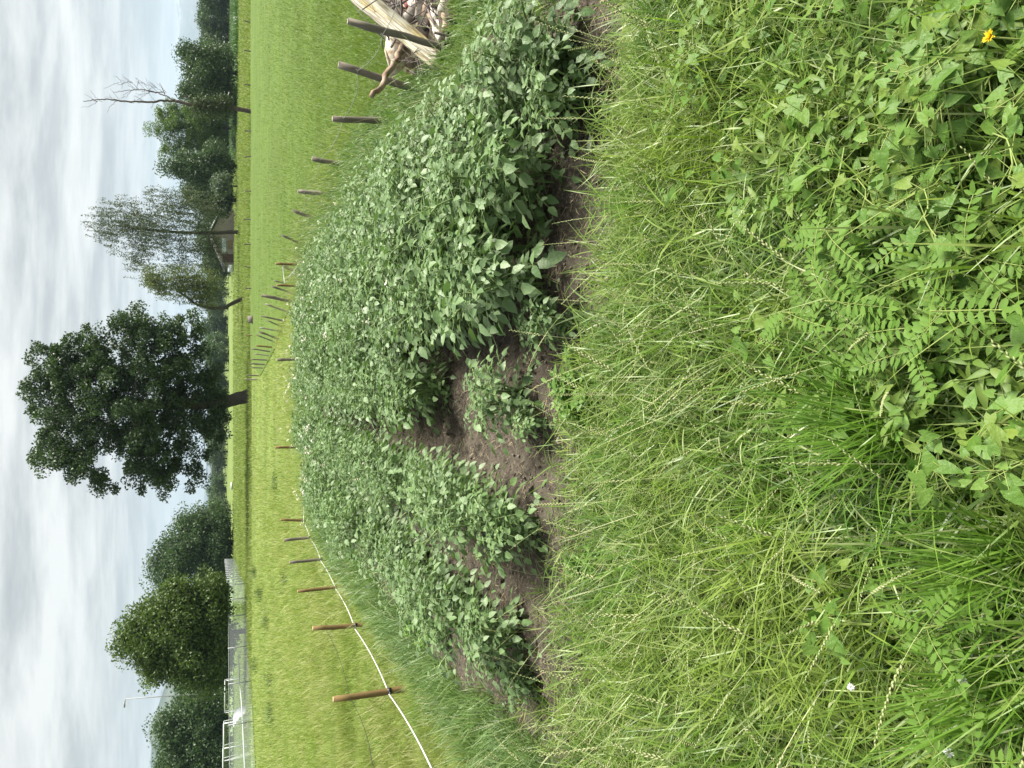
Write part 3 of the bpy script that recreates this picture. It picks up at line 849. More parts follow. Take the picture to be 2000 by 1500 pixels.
def bindweed_mesh(nl, H, spread, sz):
    pts = [np.array([0, 0, 0.02])]; a = rng.uniform(0, 6.28)
    for i in range(8):
        a += rng.uniform(-.5, .5); pts.append(pts[-1] + np.array([math.cos(a) * spread / 8, math.sin(a) * spread / 8, (H / 4 if i < 4 else rng.uniform(-.015, .02))]))
    pts = np.array(pts); P = []; D = []; N = []; Z = []; pt = []
    for j in range(nl):
        t = .15 + .85 * j / nl; i = min(7, int(t * 8)); q = pts[i] + (pts[i + 1] - pts[i]) * (t * 8 - i)
        az = j * 2.4 + rng.uniform(-.5, .5); d = np.array([math.cos(az), math.sin(az), rng.uniform(.1, .7)]); e = q + unit(d) * rng.uniform(.03, .06)
        pt.append(tube([q, e], .0011, 3, False))
        P.append(e); D.append(unit(np.array([math.cos(az) + rng.normal(0, .3), math.sin(az) + rng.normal(0, .3), rng.uniform(-.5, .25)]))); N.append(unit(np.array([0, -.15, 1]) + rng.normal(0, .42, 3))); Z.append(sz * rng.uniform(.55, 1.25))
    return mesh('bindweed_leaves', scatter(ARROW, frames(np.array(D), np.array(N)), np.array(Z), np.array(P)), MT['bindweed']), mesh('bindweed_vine', join([tube(pts, .0017, 4, False)] + pt), MT['stalk'])


BV = [bindweed_mesh(24, .22, .24, .043), bindweed_mesh(30, .26, .28, .038), bindweed_mesh(18, .18, .24, .047), bindweed_mesh(14, .24, .20, .040)]
bw = []
for k in range(66):
    px = rng.uniform(1620, 2140); py = (rng.uniform(-60, 330) if k % 2 else rng.uniform(-30, 720)) if k % 7 else rng.uniform(720, 860)
    if px < 1730 and 250 < py < 640 and rng.random() < .4: continue
    bw.append((px, py))
for k in range(12): bw.append((rng.uniform(1480, 1640), rng.uniform(-20, 420)))
bw += [(1740, 1060), (1420, 150), (1500, 60), (1470, 380), (1990, 880)]
for px, py in bw:
    p = at(px, py, 0); v = int(rng.integers(0, 4))
    where = 'under the yellow flower' if py < 160 and px > 1780 else 'in the matted corner of broad weeds' if py < 420 and px > 1700 else 'between the vetch and the bottom edge' if 420 <= py < 760 and px > 1700 else 'creeping out into the ryegrass' if py > 760 else 'along the upper side of the weed mat, towards the bed'
    r = thing('bindweed', 'bindweed with arrow-shaped leaves ' + where, 'bindweed', (p[0], p[1], .0), rng.uniform(0, 6.28), 'bindweed in the foreground'); sc = rng.uniform(.7, 1.1); r.scale = (sc,) * 3
    obj('foliage', BV[v][0], None, r); obj('vine', BV[v][1], None, r)
LANCE = leaf_tpl(1, .30, .14, .30, (.16, .38, .62, .84), (.75, 1.0, .8, .4))


def lance_mesh(n, H, sz):
    st = []; P = []; D = []; N = []; Z = []
    for k in range(n):
        a = k * 2.4; e = np.array([math.cos(a) * .06 * rng.uniform(.2, 1), math.sin(a) * .06 * rng.uniform(.2, 1), H * rng.uniform(.6, 1)]); st.append(tube([[0, 0, -.02], e * .5, e], .0018, 4, False))
        for j in range(9):
            t = .25 + .75 * j / 8; az = j * 2.4 + rng.uniform(-.4, .4)
            P.append(e * t); D.append(unit(np.array([math.cos(az), math.sin(az), rng.uniform(.0, .9)]))); N.append(unit(np.array([0, 0, 1]) + rng.normal(0, .35, 3))); Z.append(sz * rng.uniform(.6, 1.2) * (1.15 - .5 * t))
    return mesh('lance_leaves', scatter(LANCE, frames(np.array(D), np.array(N)), np.array(Z), np.array(P)), MT['lance']), mesh('lance_stems', join(st), MT['stalk'])


MT['lance'] = leaf_mat('lance_leaf', [(.085, .165, .03), (.12, .20, .04), (.15, .23, .055), (.10, .18, .035), (.16, .235, .05)], .5, .3, .34)
LV = [lance_mesh(5, .26, .085), lance_mesh(4, .22, .07), lance_mesh(6, .30, .075)]
for k in range(30):
    px, py = (rng.uniform(1560, 2080), rng.uniform(-40, 420)) if k < 18 else (rng.uniform(1420, 1620), rng.uniform(-40, 200)) if k < 24 else (rng.uniform(1800, 2080), rng.uniform(420, 820))
    p = at(px, py, 0); v = int(rng.integers(0, 3)); where = 'in the broad weed mat round the yellow flower' if k < 18 else 'between the soil corner and the broad weed mat' if k < 24 else 'at the bottom edge below the dense grass tuft'
    r = thing('lance_weed', 'leafy weed with narrow pointed leaves ' + where, 'weed', (p[0], p[1], 0), rng.uniform(0, 6), 'narrow leaved weeds in the foreground')
    obj('foliage', LV[v][0], None, r); obj('stem', LV[v][1], None, r)
VL = leaf_tpl(1, .40, .06, .1, (.3, .7), (1.0, .85))


def vetch_mesh(nl, H):
    P = []; D = []; N = []; Z = []; st = []
    for k in range(nl):
        a = k * 2.4 + rng.uniform(-.4, .4); d = unit(np.array([math.cos(a), math.sin(a), rng.uniform(.15, .6)])); L = rng.uniform(.09, .14); b = np.array([0, 0, H * rng.uniform(.55, 1)])
        pts = np.array([b + d * L * t + [0, 0, -.05 * t * t] for t in np.linspace(0, 1, 8)]); st.append(tube(pts, .0011, 3, False)); s = unit(np.cross(d, [0, 0, 1.0]))
        for i in range(2, 8):
            for g in (-1, 1):
                P.append(pts[i]); D.append(unit(s * g + d * .5)); N.append(unit(np.array([0, 0, 1]) + rng.normal(0, .12, 3))); Z.append(rng.uniform(.026, .036) * (1 - .35 * abs(i - 4) / 4))
        P.append(pts[-1]); D.append(d); N.append(np.array([0, 0, 1.0])); Z.append(.03)
    st.append(tube([[0, 0, -.02], [0, 0, H]], .002, 4))
    return mesh('vetch_leaves', scatter(VL, frames(np.array(D), np.array(N)), np.array(Z), np.array(P)), MT['vetch']), mesh('vetch_stems', join(st), MT['stalk'])


VV = [vetch_mesh(9, .30), vetch_mesh(8, .25)]
for i, (px, py) in enumerate([(1790, 600), (1830, 660), (1760, 540), (1870, 570), (2010, 620), (2040, 520), (1780, 470), (1930, 690), (1700, 620), (1960, 1200), (2040, 1450), (1960, 470)]):
    p = at(px, py, 0); r = thing('vetch', 'vetch with ladder leaves ' + ('beside the dense middle grass tuft' if i in (0, 1, 2, 3, 6, 8) else 'in the weeds at the bottom edge' if i in (4, 5, 7, 11) else 'near the clover heads'), 'vetch', (p[0], p[1], 0), rng.uniform(0, 6), 'vetch in the foreground')
    obj('foliage', VV[i % 2][0], None, r); obj('stem', VV[i % 2][1], None, r)
for (px, py, lab) in [(1880, 1328, 'white clover head in the grass left of the bright bottom tufts'), (1853, 1470, 'white clover head nearest the left edge of the foreground'), (1662, 1342, 'ragged white clover head farther back in the ryegrass')]:
    p = at(px, py, .22); r = thing('clover', lab, 'clover', (p[0], p[1], 0), 0, 'clover heads in the foreground')
    q = rng.normal(size=(70, 3)); q /= np.linalg.norm(q, axis=1, keepdims=True); q = q[q[:, 2] > -.5]
    o = obj('flower_head', scatter(leaf_tpl(1, .45, .05, .1), frames(q, rot_rand(len(q))[:, 0]), .0085 * rng.uniform(.7, 1.1, len(q)), q * .002), MT['straw'], r); o.location = (0, 0, .22)
    o.data.materials[0] = MT['petal']
    obj('stem', tube([[0.02, 0.01, -.02], [.01, 0, .12], [0, 0, .22]], .0014, 4), MT['stalk'], r)
p = at(1935, 72, .30); r = thing('hawkbit', 'single yellow hawkbit flower on a thin stem above the broad weeds', 'flower', (p[0], p[1], 0))
yel = leaf_mat('yellow_petal', [(.80, .56, .02), (.88, .66, .04)], .5, .3, .3, tcol=(1, 1, .6))
n = 46; a = rng.uniform(0, 6.28, n); el = rng.uniform(.1, 1.2, n); q = np.c_[np.cos(a) * np.cos(el), np.sin(a) * np.cos(el), np.sin(el)]
o = obj('flower_head', scatter(leaf_tpl(1, .3, .02, .1), frames(q, np.c_[-np.cos(a), -np.sin(a), np.ones(n)]), rng.uniform(.011, .016, n), np.zeros((n, 3))), yel, r); o.location = (0, 0, .30); o.rotation_euler = (-.3, 0.2, 0)
obj('stem', tube([[.03, -.05, -.02], [.01, -.02, .15], [0, 0, .297]], [.0022, .002, .0018], 5), MT['stalk'], r)
#PART3

# ------------------------------------------------------------------ fences
def axial(P): return float((np.asarray(P) - EYE) @ FW)


def post(base, top, wpx, mat, endmat, label, group, cat='fence post', name='fence_post', split=0.0, ins=None):
    b = at(*base); t = aty(top[0], top[1], b[1]); r = wpx / 2 * axial(b) / F_PX
    o = thing(name, label, cat, b, 0, group); v = t - b
    k = 7; pts = np.array([v * s + rng.normal(0, r * .07, 3) * (0 < s < 1) for s in np.linspace(-.18, 1, k)])
    sides = 7; g = tube(pts, r * np.linspace(1.05, .95, k), sides, True, .10 + split)
    obj('shaft', g, mat, o, False)
    d = unit(v); obj('cut_end', tube([v + d * .0015, v + d * .005], [r * .9, r * .84], 9), endmat, o, False)
    if ins is not None:
        q = aty(ins[0], ins[1], b[1]) - b; c = d * (q @ d); x = unit(np.cross(d, [0, 1, 0]))
        obj('insulator', join([tube([c - d * .016, c + d * .016], r * 1.12, 8), tube([c, c - np.array([0, r + .022, 0])], .008, 6)]), MT['insul'], o)
    return o


NEWG, OLDG = 'round stakes of the white tape fence', 'weathered posts of the old fence'
TP = []
for (b, t, w, m, ins, lab) in [
        ((806, 1343), (651.7, 1366), 12.5, 'post_new', (760, 1355), 'nearest and largest round brown stake of the white tape fence'),
        ((715, 1220), (611.7, 1227), 9.5, 'post_new', (694, 1223), 'second nearest orange-brown stake of the tape fence, broad and cracked'),
        ((665, 1146), (581.7, 1155), 6.5, 'post_new', (656, 1148), 'thin orange-brown stake, third from the near end of the tape fence'),
        ((640, 1091), (565.7, 1098.7), 6, 'post_old', (627, 1093), 'dark brown leaning stake, nearer one of the two dark stakes of the tape fence'),
        ((611, 1049), (555, 1055), 6, 'post_old', (604, 1050), 'dark brown stake, farther one of the two dark stakes of the tape fence'),
        ((602, 1016.7), (547.7, 1015), 5, 'post_new', (592, 1016), 'orange-brown stake at the corner where the tape fence turns behind the bed'),
        ((594, 873), (538, 874), 5, 'post_new', (588, 873), 'thin orange stake behind the far edge of the bed, left of the short dark one'),
        ((588, 701), (541.5, 703), 6, 'post_old', (583, 701), 'short dark brown stake rising straight out of the far potatoes'),
        ((585, 558.7), (541, 557), 5, 'post_new', (580, 558), 'rust-orange stake at the far corner holding the loose tape loop'),
        ((588, 517), (539, 515), 5.5, 'post_new', (579, 516), 'rust-orange stake at the right end of the white tape')]:
    o = post(b, t, w, MT[m], MT['cut'], lab, NEWG, ins=ins); TP.append(np.array(o.location))
post((531.6, 678), (500, 675), 3.5, MT['post_new'], MT['cut'], 'thin reddish stake standing among the grey posts of the crooked fence', NEWG)
OP = []
for (b, t, w, m, lab) in [
        ((868, 92), (680, 42), 13, 'post_old', 'nearest weathered post, leaning in front of the painted plank'),
        ((806, 172), (662, 126), 13.5, 'post_old', 'second weathered post, thick and leaning, in front of the pale branch'),
        ((751, 236), (650, 232), 11.5, 'post_old', 'upright weathered post, third along the wire from the wood pile'),
        ((667, 320), (610, 310), 9.5, 'post_old', 'dark short weathered post half sunk in grass, fourth along the wire'),
        ((641, 380), (582, 374), 8, 'post_pale', 'pale bleached post, fifth along the wire beside the potatoes'),
        ((616, 428), (573, 411), 7, 'post_old', 'leaning split post, sixth along the wire beside the potatoes'),
        ((592, 478), (550, 459), 4.5, 'post_old', 'thin slanting post just before the corner stake'),
        ((575, 529), (553, 520), 6, 'post_old', 'short dark leaning post right beside the corner stake with the tape loop'),
        ((559, 554), (535, 548), 2.6, 'post_old', 'very thin slanting picket above the rust-orange corner stakes'),
        ((576, 574), (530, 559), 4, 'post_old', 'slanting grey picket just left of the rust-orange corner stakes'),
        ((574, 589), (511, 577), 6.5, 'post_old', 'tallest and thickest grey post of the crooked fence'),
        ((567, 611), (518, 593.5), 3.5, 'post_pale', 'thin strongly slanting picket left of the tallest grey post'),
        ((558, 627.5), (510.7, 617.5), 3.6, 'post_old', 'picket of the crooked fence crossed by a smaller slanting one'),
        ((552, 639), (522, 626), 2.6, 'post_old', 'small slanting picket crossing its taller neighbour in the crooked fence'),
        ((549, 647), (507, 640), 3.2, 'post_pale', 'pale topped picket in the middle of the crooked fence'),
        ((544, 662), (506, 647.6), 4, 'post_old', 'dark slanting picket with a white cut end in the crooked fence'),
        ((538, 668.6), (501, 654), 2.6, 'post_old', 'thin slanting picket just right of the reddish stake'),
        ((529, 687), (492, 681), 3.0, 'post_old', 'grey picket just left of the reddish stake'),
        ((527, 695), (497, 691), 2.4, 'post_pale', 'thin pale picket, second left of the reddish stake'),
        ((522.6, 703), (490.5, 702), 2.6, 'post_old', 'upright picket in line with the short dark stake in the potatoes'),
        ((518, 712), (489.6, 710), 3.2, 'post_old', 'thick grey picket halfway between the reddish stake and the oak'),
        ((514, 718.6), (490, 718), 2.2, 'post_old', 'thin dark picket halfway between the reddish stake and the oak'),
        ((506, 733.5), (482, 732.6), 2.6, 'post_old', 'last dark picket but one before the oak trunk'),
        ((502, 741), (478, 741), 3, 'post_pale', 'greyish picket closest to the oak trunk')]:
    o = post(b, t, w, MT[m], MT['cut_grey'], lab, OLDG, split=.12); OP.append((np.array(o.location), np.array(t), np.array(b)))


def strip(pts, w, t=.002, up=np.array([0, 0, 1.0])):
    pts = np.asarray(pts); V = []; F4 = []
    T = np.gradient(pts, axis=0)
    for p, d in zip(pts, T):
        x = unit(np.cross(d, up)); u = unit(np.cross(x, d))
        V += [p - u * w / 2 - x * t, p + u * w / 2 - x * t, p + u * w / 2 + x * t, p - u * w / 2 + x * t]
    for i in range(len(pts) - 1):
        for j in range(4): F4.append((i * 4 + j, i * 4 + (j + 1) % 4, i * 4 + 4 + (j + 1) % 4, i * 4 + 4 + j))
    return geo(np.array(V), None, F4)


def sag(A, B, s, n=9): return [A + (B - A) * t - np.array([0, 0, s * 4 * t * (1 - t)]) for t in np.linspace(0, 1, n)]


tape = [aty(905, 1640, 3.9), aty(843, 1500, 4.7)] + [aty(px, py, TP[i][1] - .05) for i, (px, py) in enumerate([(761, 1357), (694, 1229), (656.5, 1151), (626.7, 1095.5), (606, 1051.5), (593, 1019), (588, 873), (583.5, 701), (580, 557), (579, 518)])]
pts = []
for A, B in zip(tape[:-1], tape[1:]):
    pts += sag(A, B, .012 * np.linalg.norm(A - B))[:-1]
pts.append(tape[-1])
tag(obj('fence_tape', strip(pts, .014, .0012), MT['tape'], None, False), 'white electric fence tape running along the round stakes round the potato bed', 'fence tape')
Y9 = TP[8][1] - .06
lp = [aty(553, 521, Y9), aty(554, 535, Y9), aty(555.5, 552, Y9), aty(566, 539, Y9), aty(578, 524, Y9)]
tag(obj('tape_loop', strip(lp, .022, .0015), MT['tape'], None, False), 'loose triangular loop of white tape hanging between the two rust-orange corner stakes', 'tape loop')
W = [aty(637, 1230, TP[1][1] - .03), aty(683, 1362, TP[0][1] - .03), aty(727, 1493, 4.9), aty(775, 1640, 4.0)]
pts = sum([sag(A, B, .03)[:-1] for A, B in zip(W[:-1], W[1:])], []) + [W[-1]]
tag(obj('rusty_wire', tube(pts, .0022, 4), MT['insul']), 'thin dark wire strung above the white tape on the two nearest stakes', 'wire')
W = [aty(785, -90, 4.3)] + [aty(px, py, OP[i][0][1] - .06) for i, (px, py) in enumerate([(747, 68), (698, 138), (671, 231), (625, 313), (594, 376), (586, 417), (562, 464)])]
pts = sum([sag(A, B, .05)[:-1] for A, B in zip(W[:-1], W[1:])], []) + [W[-1]]
barb = [tube([p - np.array([.012, .0, .012]), p + np.array([.012, 0, .012])], .001, 3) for A, B in zip(W[:-1], W[1:]) for p in sag(A, B, .05, int(np.linalg.norm(A - B) / .12))]
tag(obj('barbed_wire', join([tube(pts, .0022, 4)] + barb), MT['wire']), 'slack galvanised barbed wire strung along the weathered posts beside the wood pile', 'wire')

# low posts across the far side of the pasture
for k, (py, x0, dy, hgt) in enumerate([(43, 489, -3, 1), (100, 490, -2, 1), (166, 490, -1, 1), (256, 491, -1, 1), (305, 491, 2, 1), (373, 491, 0, .9), (428, 490, 1, 1.1), (477, 491, 0, 1.1), (522, 490, -2, 1), (563, 491, 0, .9)]):
    names = ['first from the right edge, strongly tilted', 'second from the right edge', 'just right of the bare tree', 'first left of the bare tree', 'second left of the bare tree', 'beside the round silvery shrub', 'right of the birch trunk', 'below the wooden hut', 'below the left end of the hut roof', 'nearest the drooping willow']
    post((x0, py), (x0 - 14 * hgt, py + dy), 2.4, MT['post_old'], MT['cut_grey'], 'low dark fence post across the far pasture, ' + names[k], 'low posts across the far pasture')

# ------------------------------------------------------------------ wood pile at the right edge
def painted():
    s = NT('flaking_paint'); tc = s.n('ShaderNodeTexCoord'); v = s.mapping(tc.outputs['Object'], (1, 1, 1))
    st = s.mapping(tc.outputs['Object'], (1.0, 1.0, .16))
    a = s.noise(st, 16, 7, .7); b = s.noise(st, 26, 6, .65, .4); c = s.noise(s.mapping(tc.outputs['Object'], (1, 1, .05)), 90, 6)
    col = s.mix(s.ramp(a, [(.50, (0, 0, 0)), (.60, (1, 1, 1))]), (.56, .54, .45), (.50, .41, .15))
    col = s.mix(s.ramp(b, [(.615, (0, 0, 0)), (.64, (1, 1, 1))]), col, (.05, .14, .09))
    col = s.mix(s.math('MULTIPLY', s.ramp(c, [(.46, (0, 0, 0)), (.58, (1, 1, 1))]), .85), col, (.20, .16, .11))
    p = s.n('ShaderNodeBsdfPrincipled'); s.l(col, p.inputs['Base Color']); p.inputs['Roughness'].default_value = .75
    bp = s.n('ShaderNodeBump'); bp.inputs['Strength'].default_value = .6; bp.inputs['Distance'].default_value = .006
    s.l(c, bp.inputs['Height']); s.l(bp.outputs[0], p.inputs['Normal']); s.l(p.outputs[0], s.out.inputs[0]); return s.m


def placed(name, g, mat, lab, cat, smooth=False, group=None, axis=None):
    v = g[0]; c = v.mean(0); ax = unit(v[len(v) // 2:].mean(0) - v[:len(v) // 2].mean(0)) if axis is None else unit(axis)
    R = frames(ax[None], np.array([[.31, -1, .2]]))[0][:, [2, 0, 1]]                 # the grain runs along local z
    o = obj(name, ((v - c) @ R, g[1], g[2]), mat, None, smooth); m = Matrix.Identity(4)
    for i in range(3):
        for j in range(3): m[i][j] = R[i][j]
        m[i][3] = c[i]
    o.matrix_world = m; tag(o, lab, cat, group); return o


NRM = np.array([-.15, -1, .25])
MT['paint'] = painted()
MT['birch_bark'] = plain('white_bark', (.62, .58, .50), .8, .15, .1, 13, .6, col2=(.26, .18, .11))
MT['old_board'] = wood_mat('old_board', (.12, .085, .06), (.34, .25, .18), (.45, .38, .30), 9)
MT['dark_board'] = wood_mat('dark_board', (.035, .028, .024), (.13, .10, .085), None, 9)
MT['grey_wood'] = wood_mat('bleached_wood', (.28, .25, .22), (.55, .51, .46), None, 7)
a, b = aty(860, 122, 5.5), aty(610, -85, 6.15)
o = placed('painted_plank', board(a, b, .155, .045, NRM, 30, .06), MT['paint'], 'broad plank with flaking white, yellow and green paint, leaning on the wood pile', 'plank', False)
c = (a + b) / 2
PILE = 'wood heaped in the pile at the right edge'


def pile(x, y, Y): return aty(x, y, min(Y, at(x, y, .03)[1]))


def limb(pts, r, Y, mat, lab, name='branch', fork=(), n=8, jit=.16):
    P = np.array([pile(x, y, Yk) for (x, y), Yk in zip(pts, np.broadcast_to(Y, (len(pts),)))])
    t = np.linspace(0, 1, 4 * len(pts)); q = np.stack([np.interp(t, np.linspace(0, 1, len(P)), P[:, i]) for i in range(3)], -1); q[1:-1] += rng.normal(0, .006, (len(q) - 2, 3))
    g = [tube(q, np.interp(t, np.linspace(0, 1, len(r)), r), n, True, jit)]
    for fp, fr in fork:
        Q = np.array([pile(x, y, float(np.mean(Y))) for x, y in fp]); g.append(tube(Q, fr, 6, True, jit))
    return placed(name, join(g), mat, lab, name, True, PILE)


limb([(726, 188), (750, 158), (772, 118), (792, 82), (800, 60)], [.022, .026, .030, .028], (5.85, 5.9, 6.0, 6.1, 6.2), MT['old_board'], 'long pale crooked branch sticking out below the painted plank', fork=[([(765, 132), (756, 110), (752, 96)], [.014, .012, .006])])
limb([(790, 50), (803, 30), (815, 8), (828, -20)], [.045, .05, .052, .05], 6.1, MT['grey_wood'], 'knotty pale log with rough bark in the middle of the wood pile', 'log')
limb([(862, 78), (852, 50), (858, 26), (873, 8), (885, -25)], [.03, .035, .045, .05, .05], 5.75, MT['grey_wood'], 'forked bleached grey branch at the front of the wood pile', fork=[([(852, 45), (846, 25), (842, -5)], [.03, .026, .02]), ([(856, 40), (868, 62), (874, 82)], [.02, .018, .012])])
limb([(818, 60), (826, 40), (838, 15), (845, -20)], [.04, .045, .045], 6.25, MT['old_board'], 'brown log end behind the forked grey branch', 'log')
limb([(832, 75), (824, 45), (818, 30)], [.035, .04, .04], 6.4, MT['bark'], 'dark hollow log deep in the wood pile', 'log')
for (p0, p1, w, Yq, m, lab) in [((835, 88), (842, -10), .07, 6.0, 'dark_board', 'upright dark board behind the nearest weathered post'), ((872, 80), (862, -20), .09, 5.95, 'dark_board', 'dark plank lying low at the front of the pile'), ((798, 14), (786, -14), .05, 6.35, 'red', 'board end painted dark red deep in the pile'),
                                ((860, 66), (836, 22), .055, 5.85, 'old_board', 'brown split board under the forked grey branch'), ((885, 40), (878, -30), .10, 5.9, 'dark_board', 'blackish beam on the ground under the pile')]:
    if m == 'red': MT['red'] = plain('red_paint', (.20, .02, .02), .6, .4)
    placed('board', board(pile(p0[0], p0[1], Yq), pile(p1[0], p1[1], Yq + .15), w, .03, NRM, 6, .05), MT[m], lab, 'board', False, PILE)
for (q, lab) in [([(757, 62), (800, 92), (806, 118), (765, 150), (752, 96)], 'white curled slab of birch bark under the painted plank'), ([(790, 100), (822, 118), (814, 130), (796, 140)], 'brown stained bark slab between plank and ground')]:
    P = np.array([aty(x, y, 6.12 + .02 * i) for i, (x, y) in enumerate(q)]); c0 = P.mean(0) + np.array([0, -.05, .01]); back = np.array([0, .03, 0])
    V = np.concatenate([P, P + back, [c0], [c0 + back]]); m = len(P); F3 = [(i, (i + 1) % m, 2 * m) for i in range(m)] + [(m + (i + 1) % m, m + i, 2 * m + 1) for i in range(m)]
    placed('bark_slab', geo(V, F3, [(i, m + i, m + (i + 1) % m, (i + 1) % m) for i in range(m)]), MT['birch_bark' if 'white' in lab else 'old_board'], lab, 'bark slab', True, PILE)
g = []
for k in range(95):
    c = pile(rng.uniform(735, 885), rng.uniform(-60, 75), rng.uniform(5.7, 6.5)); d = unit(rng.normal(0, 1, 3) * [1, .5, .8]); L = rng.uniform(.06, .28)
    g.append(tube([c - d * L, c + rng.normal(0, .02, 3), c + d * L], [.005, .004, .002] if k % 4 else [.012, .010, .008], 4))
for k in range(26):
    c = pile(rng.uniform(800, 855), rng.uniform(95, 150), rng.uniform(5.6, 5.9)); d = unit(rng.normal(0, 1, 3)); L = rng.uniform(.06, .18)
    g.append(tube([c - d * L, c + rng.normal(0, .02, 3), c + d * L], [.003, .003, .0015], 4))
placed('brushwood', join(g), MT['bark_grey'], 'tangle of thin dry twigs stuffed between the logs of the wood pile', 'brushwood')
for k, (px, py, dx, dy, Yq, rr, m, lab) in enumerate([(862, 18, 8, -70, 6.05, .055, 'bark', 'thick bark covered log lying at the bottom of the pile'), (846, -5, -22, -50, 6.2, .045, 'old_board', 'reddish split log at the right frame edge'),
        (824, 30, -30, -45, 6.45, .040, 'grey_wood', 'grey split log slanting up behind the knotty pale log'), (800, 30, -20, -60, 6.5, .035, 'old_board', 'thin brown split log on top of the pile'), (838, 58, -14, -42, 6.3, .038, 'bark', 'short dark log end beside the nearest weathered post'),
        (872, 62, -6, -30, 6.1, .03, 'old_board', 'stub of split wood at the foot of the nearest weathered post'), (785, 8, -14, -60, 6.55, .03, 'grey_wood', 'bleached stick log at the top of the pile'), (812, 72, -20, -24, 6.45, .028, 'dark_board', 'black charred stub behind the painted plank')]):
    A, B = pile(px, py, Yq), pile(px + dx, py + dy, Yq + .12); mid = (A + B) / 2 + rng.normal(0, .015, 3)
    placed('split_log', tube([A, (A + mid) / 2, mid, (mid + B) / 2, B], rr * 1.35 * rng.uniform(.85, 1.12, 5), 7, True, .16), MT[m], lab, 'log', False, PILE)
kind(obj('earth', flat_poly(PILEG, .035), soil.data.materials[0]), 'structure')

# ------------------------------------------------------------------ trees
DIA = geo([(0, 0, 0), (-.30, .48, .06), (0, 1, -.08), (.30, .48, .06)], None, [(0, 3, 2, 1)])


def limbs(trunk, r0, targets, rt):
    """limbs that grow from the trunk to the leaf clumps, thinning as they fork"""
    N = [p for p in trunk]; par = [i - 1 for i in range(len(trunk))]
    start = max(1, int(len(trunk) * .45))
    c0 = trunk[-1]
    order = np.argsort(np.linalg.norm(targets - c0, axis=1) + rng.uniform(0, .4, len(targets)))
    for i in order:
        t = targets[i]; A = np.array(N); dd = np.linalg.norm(A - t, axis=1) + np.maximum(0, A[:, 2] - t[2]) * .7
        dd[:start] += 1e3; j = int(np.argmin(dd)); L = np.linalg.norm(t - A[j]); last = j
        for s in (.35, .7, 1):
            N.append(A[j] + (t - A[j]) * s + np.array([0, 0, .08 * L * math.sin(PI * s)]) + rng.normal(0, .05 * L, 3) * (s < 1)); par.append(last); last = len(N) - 1
    w = np.zeros(len(N)); kids = np.bincount([p for p in par if p >= 0], minlength=len(N)); w[kids == 0] = 1
    for i in range(len(N) - 1, 0, -1): w[par[i]] += w[i]
    R = rt * np.maximum(w, 1) ** .47; sc = min(1.0, r0 * .85 / R[len(trunk) - 1]) if R[len(trunk) - 1] > 0 else 1; R = R * sc
    g = [tube(np.array(trunk), np.linspace(r0 * 1.0, max(R[len(trunk) - 1], r0 * .5), len(trunk)) * np.r_[1.45, 1.12, np.ones(len(trunk) - 2)], 9, True, .08)]
    for i in range(len(trunk), len(N)):
        p = par[i]; ra = min(R[p], R[i] * 1.5); g.append(tube([N[p], (N[p] + N[i]) / 2, N[i]], [ra, (ra + R[i]) / 2, R[i]], 5 if ra > rt * 2 else 3, False))
    return join(g)


def crown_mesh(C, rc, nleaf, size, mat, weep=0.0, up=.5):
    n = len(C) * nleaf; k = np.repeat(np.arange(len(C)), nleaf)
    off = rng.normal(0, 1, (n, 3)); off /= np.maximum(1, np.linalg.norm(off, axis=1, keepdims=True) / 1.7)
    P = C[k] + off * rc[k][:, None] * [1, 1, .72]
    if weep:
        st = rng.integers(0, 5, n); a = st * 1.257 + k * 2.1; dr = rng.random(n)
        base = C[k] + np.c_[np.cos(a), np.sin(a), np.zeros(n)] * rc[k][:, None] * .9
        P = base + np.c_[rng.normal(0, .06, n) + dr * .15 * np.cos(a), rng.normal(0, .06, n) + dr * .15 * np.sin(a), rc[k] * .5 * (1 - dr) - weep * dr * (.6 + .4 * np.sin(a * 3.3 + k))]
    D = rng.normal(0, 1, (n, 3)); D[:, 2] -= .9 if weep else .25
    N = rng.normal(0, 1, (n, 3)); N[:, 2] += up * 2
    return mesh('crown', scatter(DIA, frames(D, N), size * rng.uniform(.6, 1.25, n), P), mat)


def tree(name, label, base, lobes, r0, tpath, ncl, nleaf, rc, size, mat, bark='bark', group=None, Y=None, weep=0.0, ztrunk=None, cat='tree', shell=.5):
    b = at(*base) if Y is None else aty(base[0], base[1], Y); b[2] = ground_z(b[:1], b[1:2])[0] if Y is None else 0.0
    Yb = b[1]; r = thing(name, label, cat, b, 0, group); C = []; A = np.array([l[2] * l[3] for l in lobes], float); A /= A.sum()
    for (px, py, rx, ry), f in zip(lobes, A):
        c = aty(px, py, Yb); s = axial(c) / F_PX; m = max(3, int(ncl * f)); q = rng.normal(0, 1, (m, 3)); q /= np.linalg.norm(q, axis=1, keepdims=True); q *= (rng.random((m, 1)) ** shell)
        C.append(c + q * np.array([ry * s, (rx + ry) / 2 * s, rx * s]) - b)
    C = np.concatenate(C); C = C[C[:, 2] > .3]
    rcs = rc * rng.uniform(.6, 1.3, len(C))
    obj('crown', crown_mesh(C, rcs, nleaf, size, MT[mat], weep), None, r)
    tp = np.array([(aty(x, y, Yb) - b) if i else np.array([0, 0, -.25]) for i, (x, y) in enumerate([base] + tpath)])
    t = np.linspace(0, 1, len(tp) * 3); tp = np.stack([np.interp(t, np.linspace(0, 1, len(tp)), tp[:, i]) for i in range(3)], -1)
    if len(tp) > 2: obj('trunk', limbs(tp, r0, C[rng.permutation(len(C))[:max(12, len(C) // 3)]], r0 * .055), MT[bark], r)
    return r


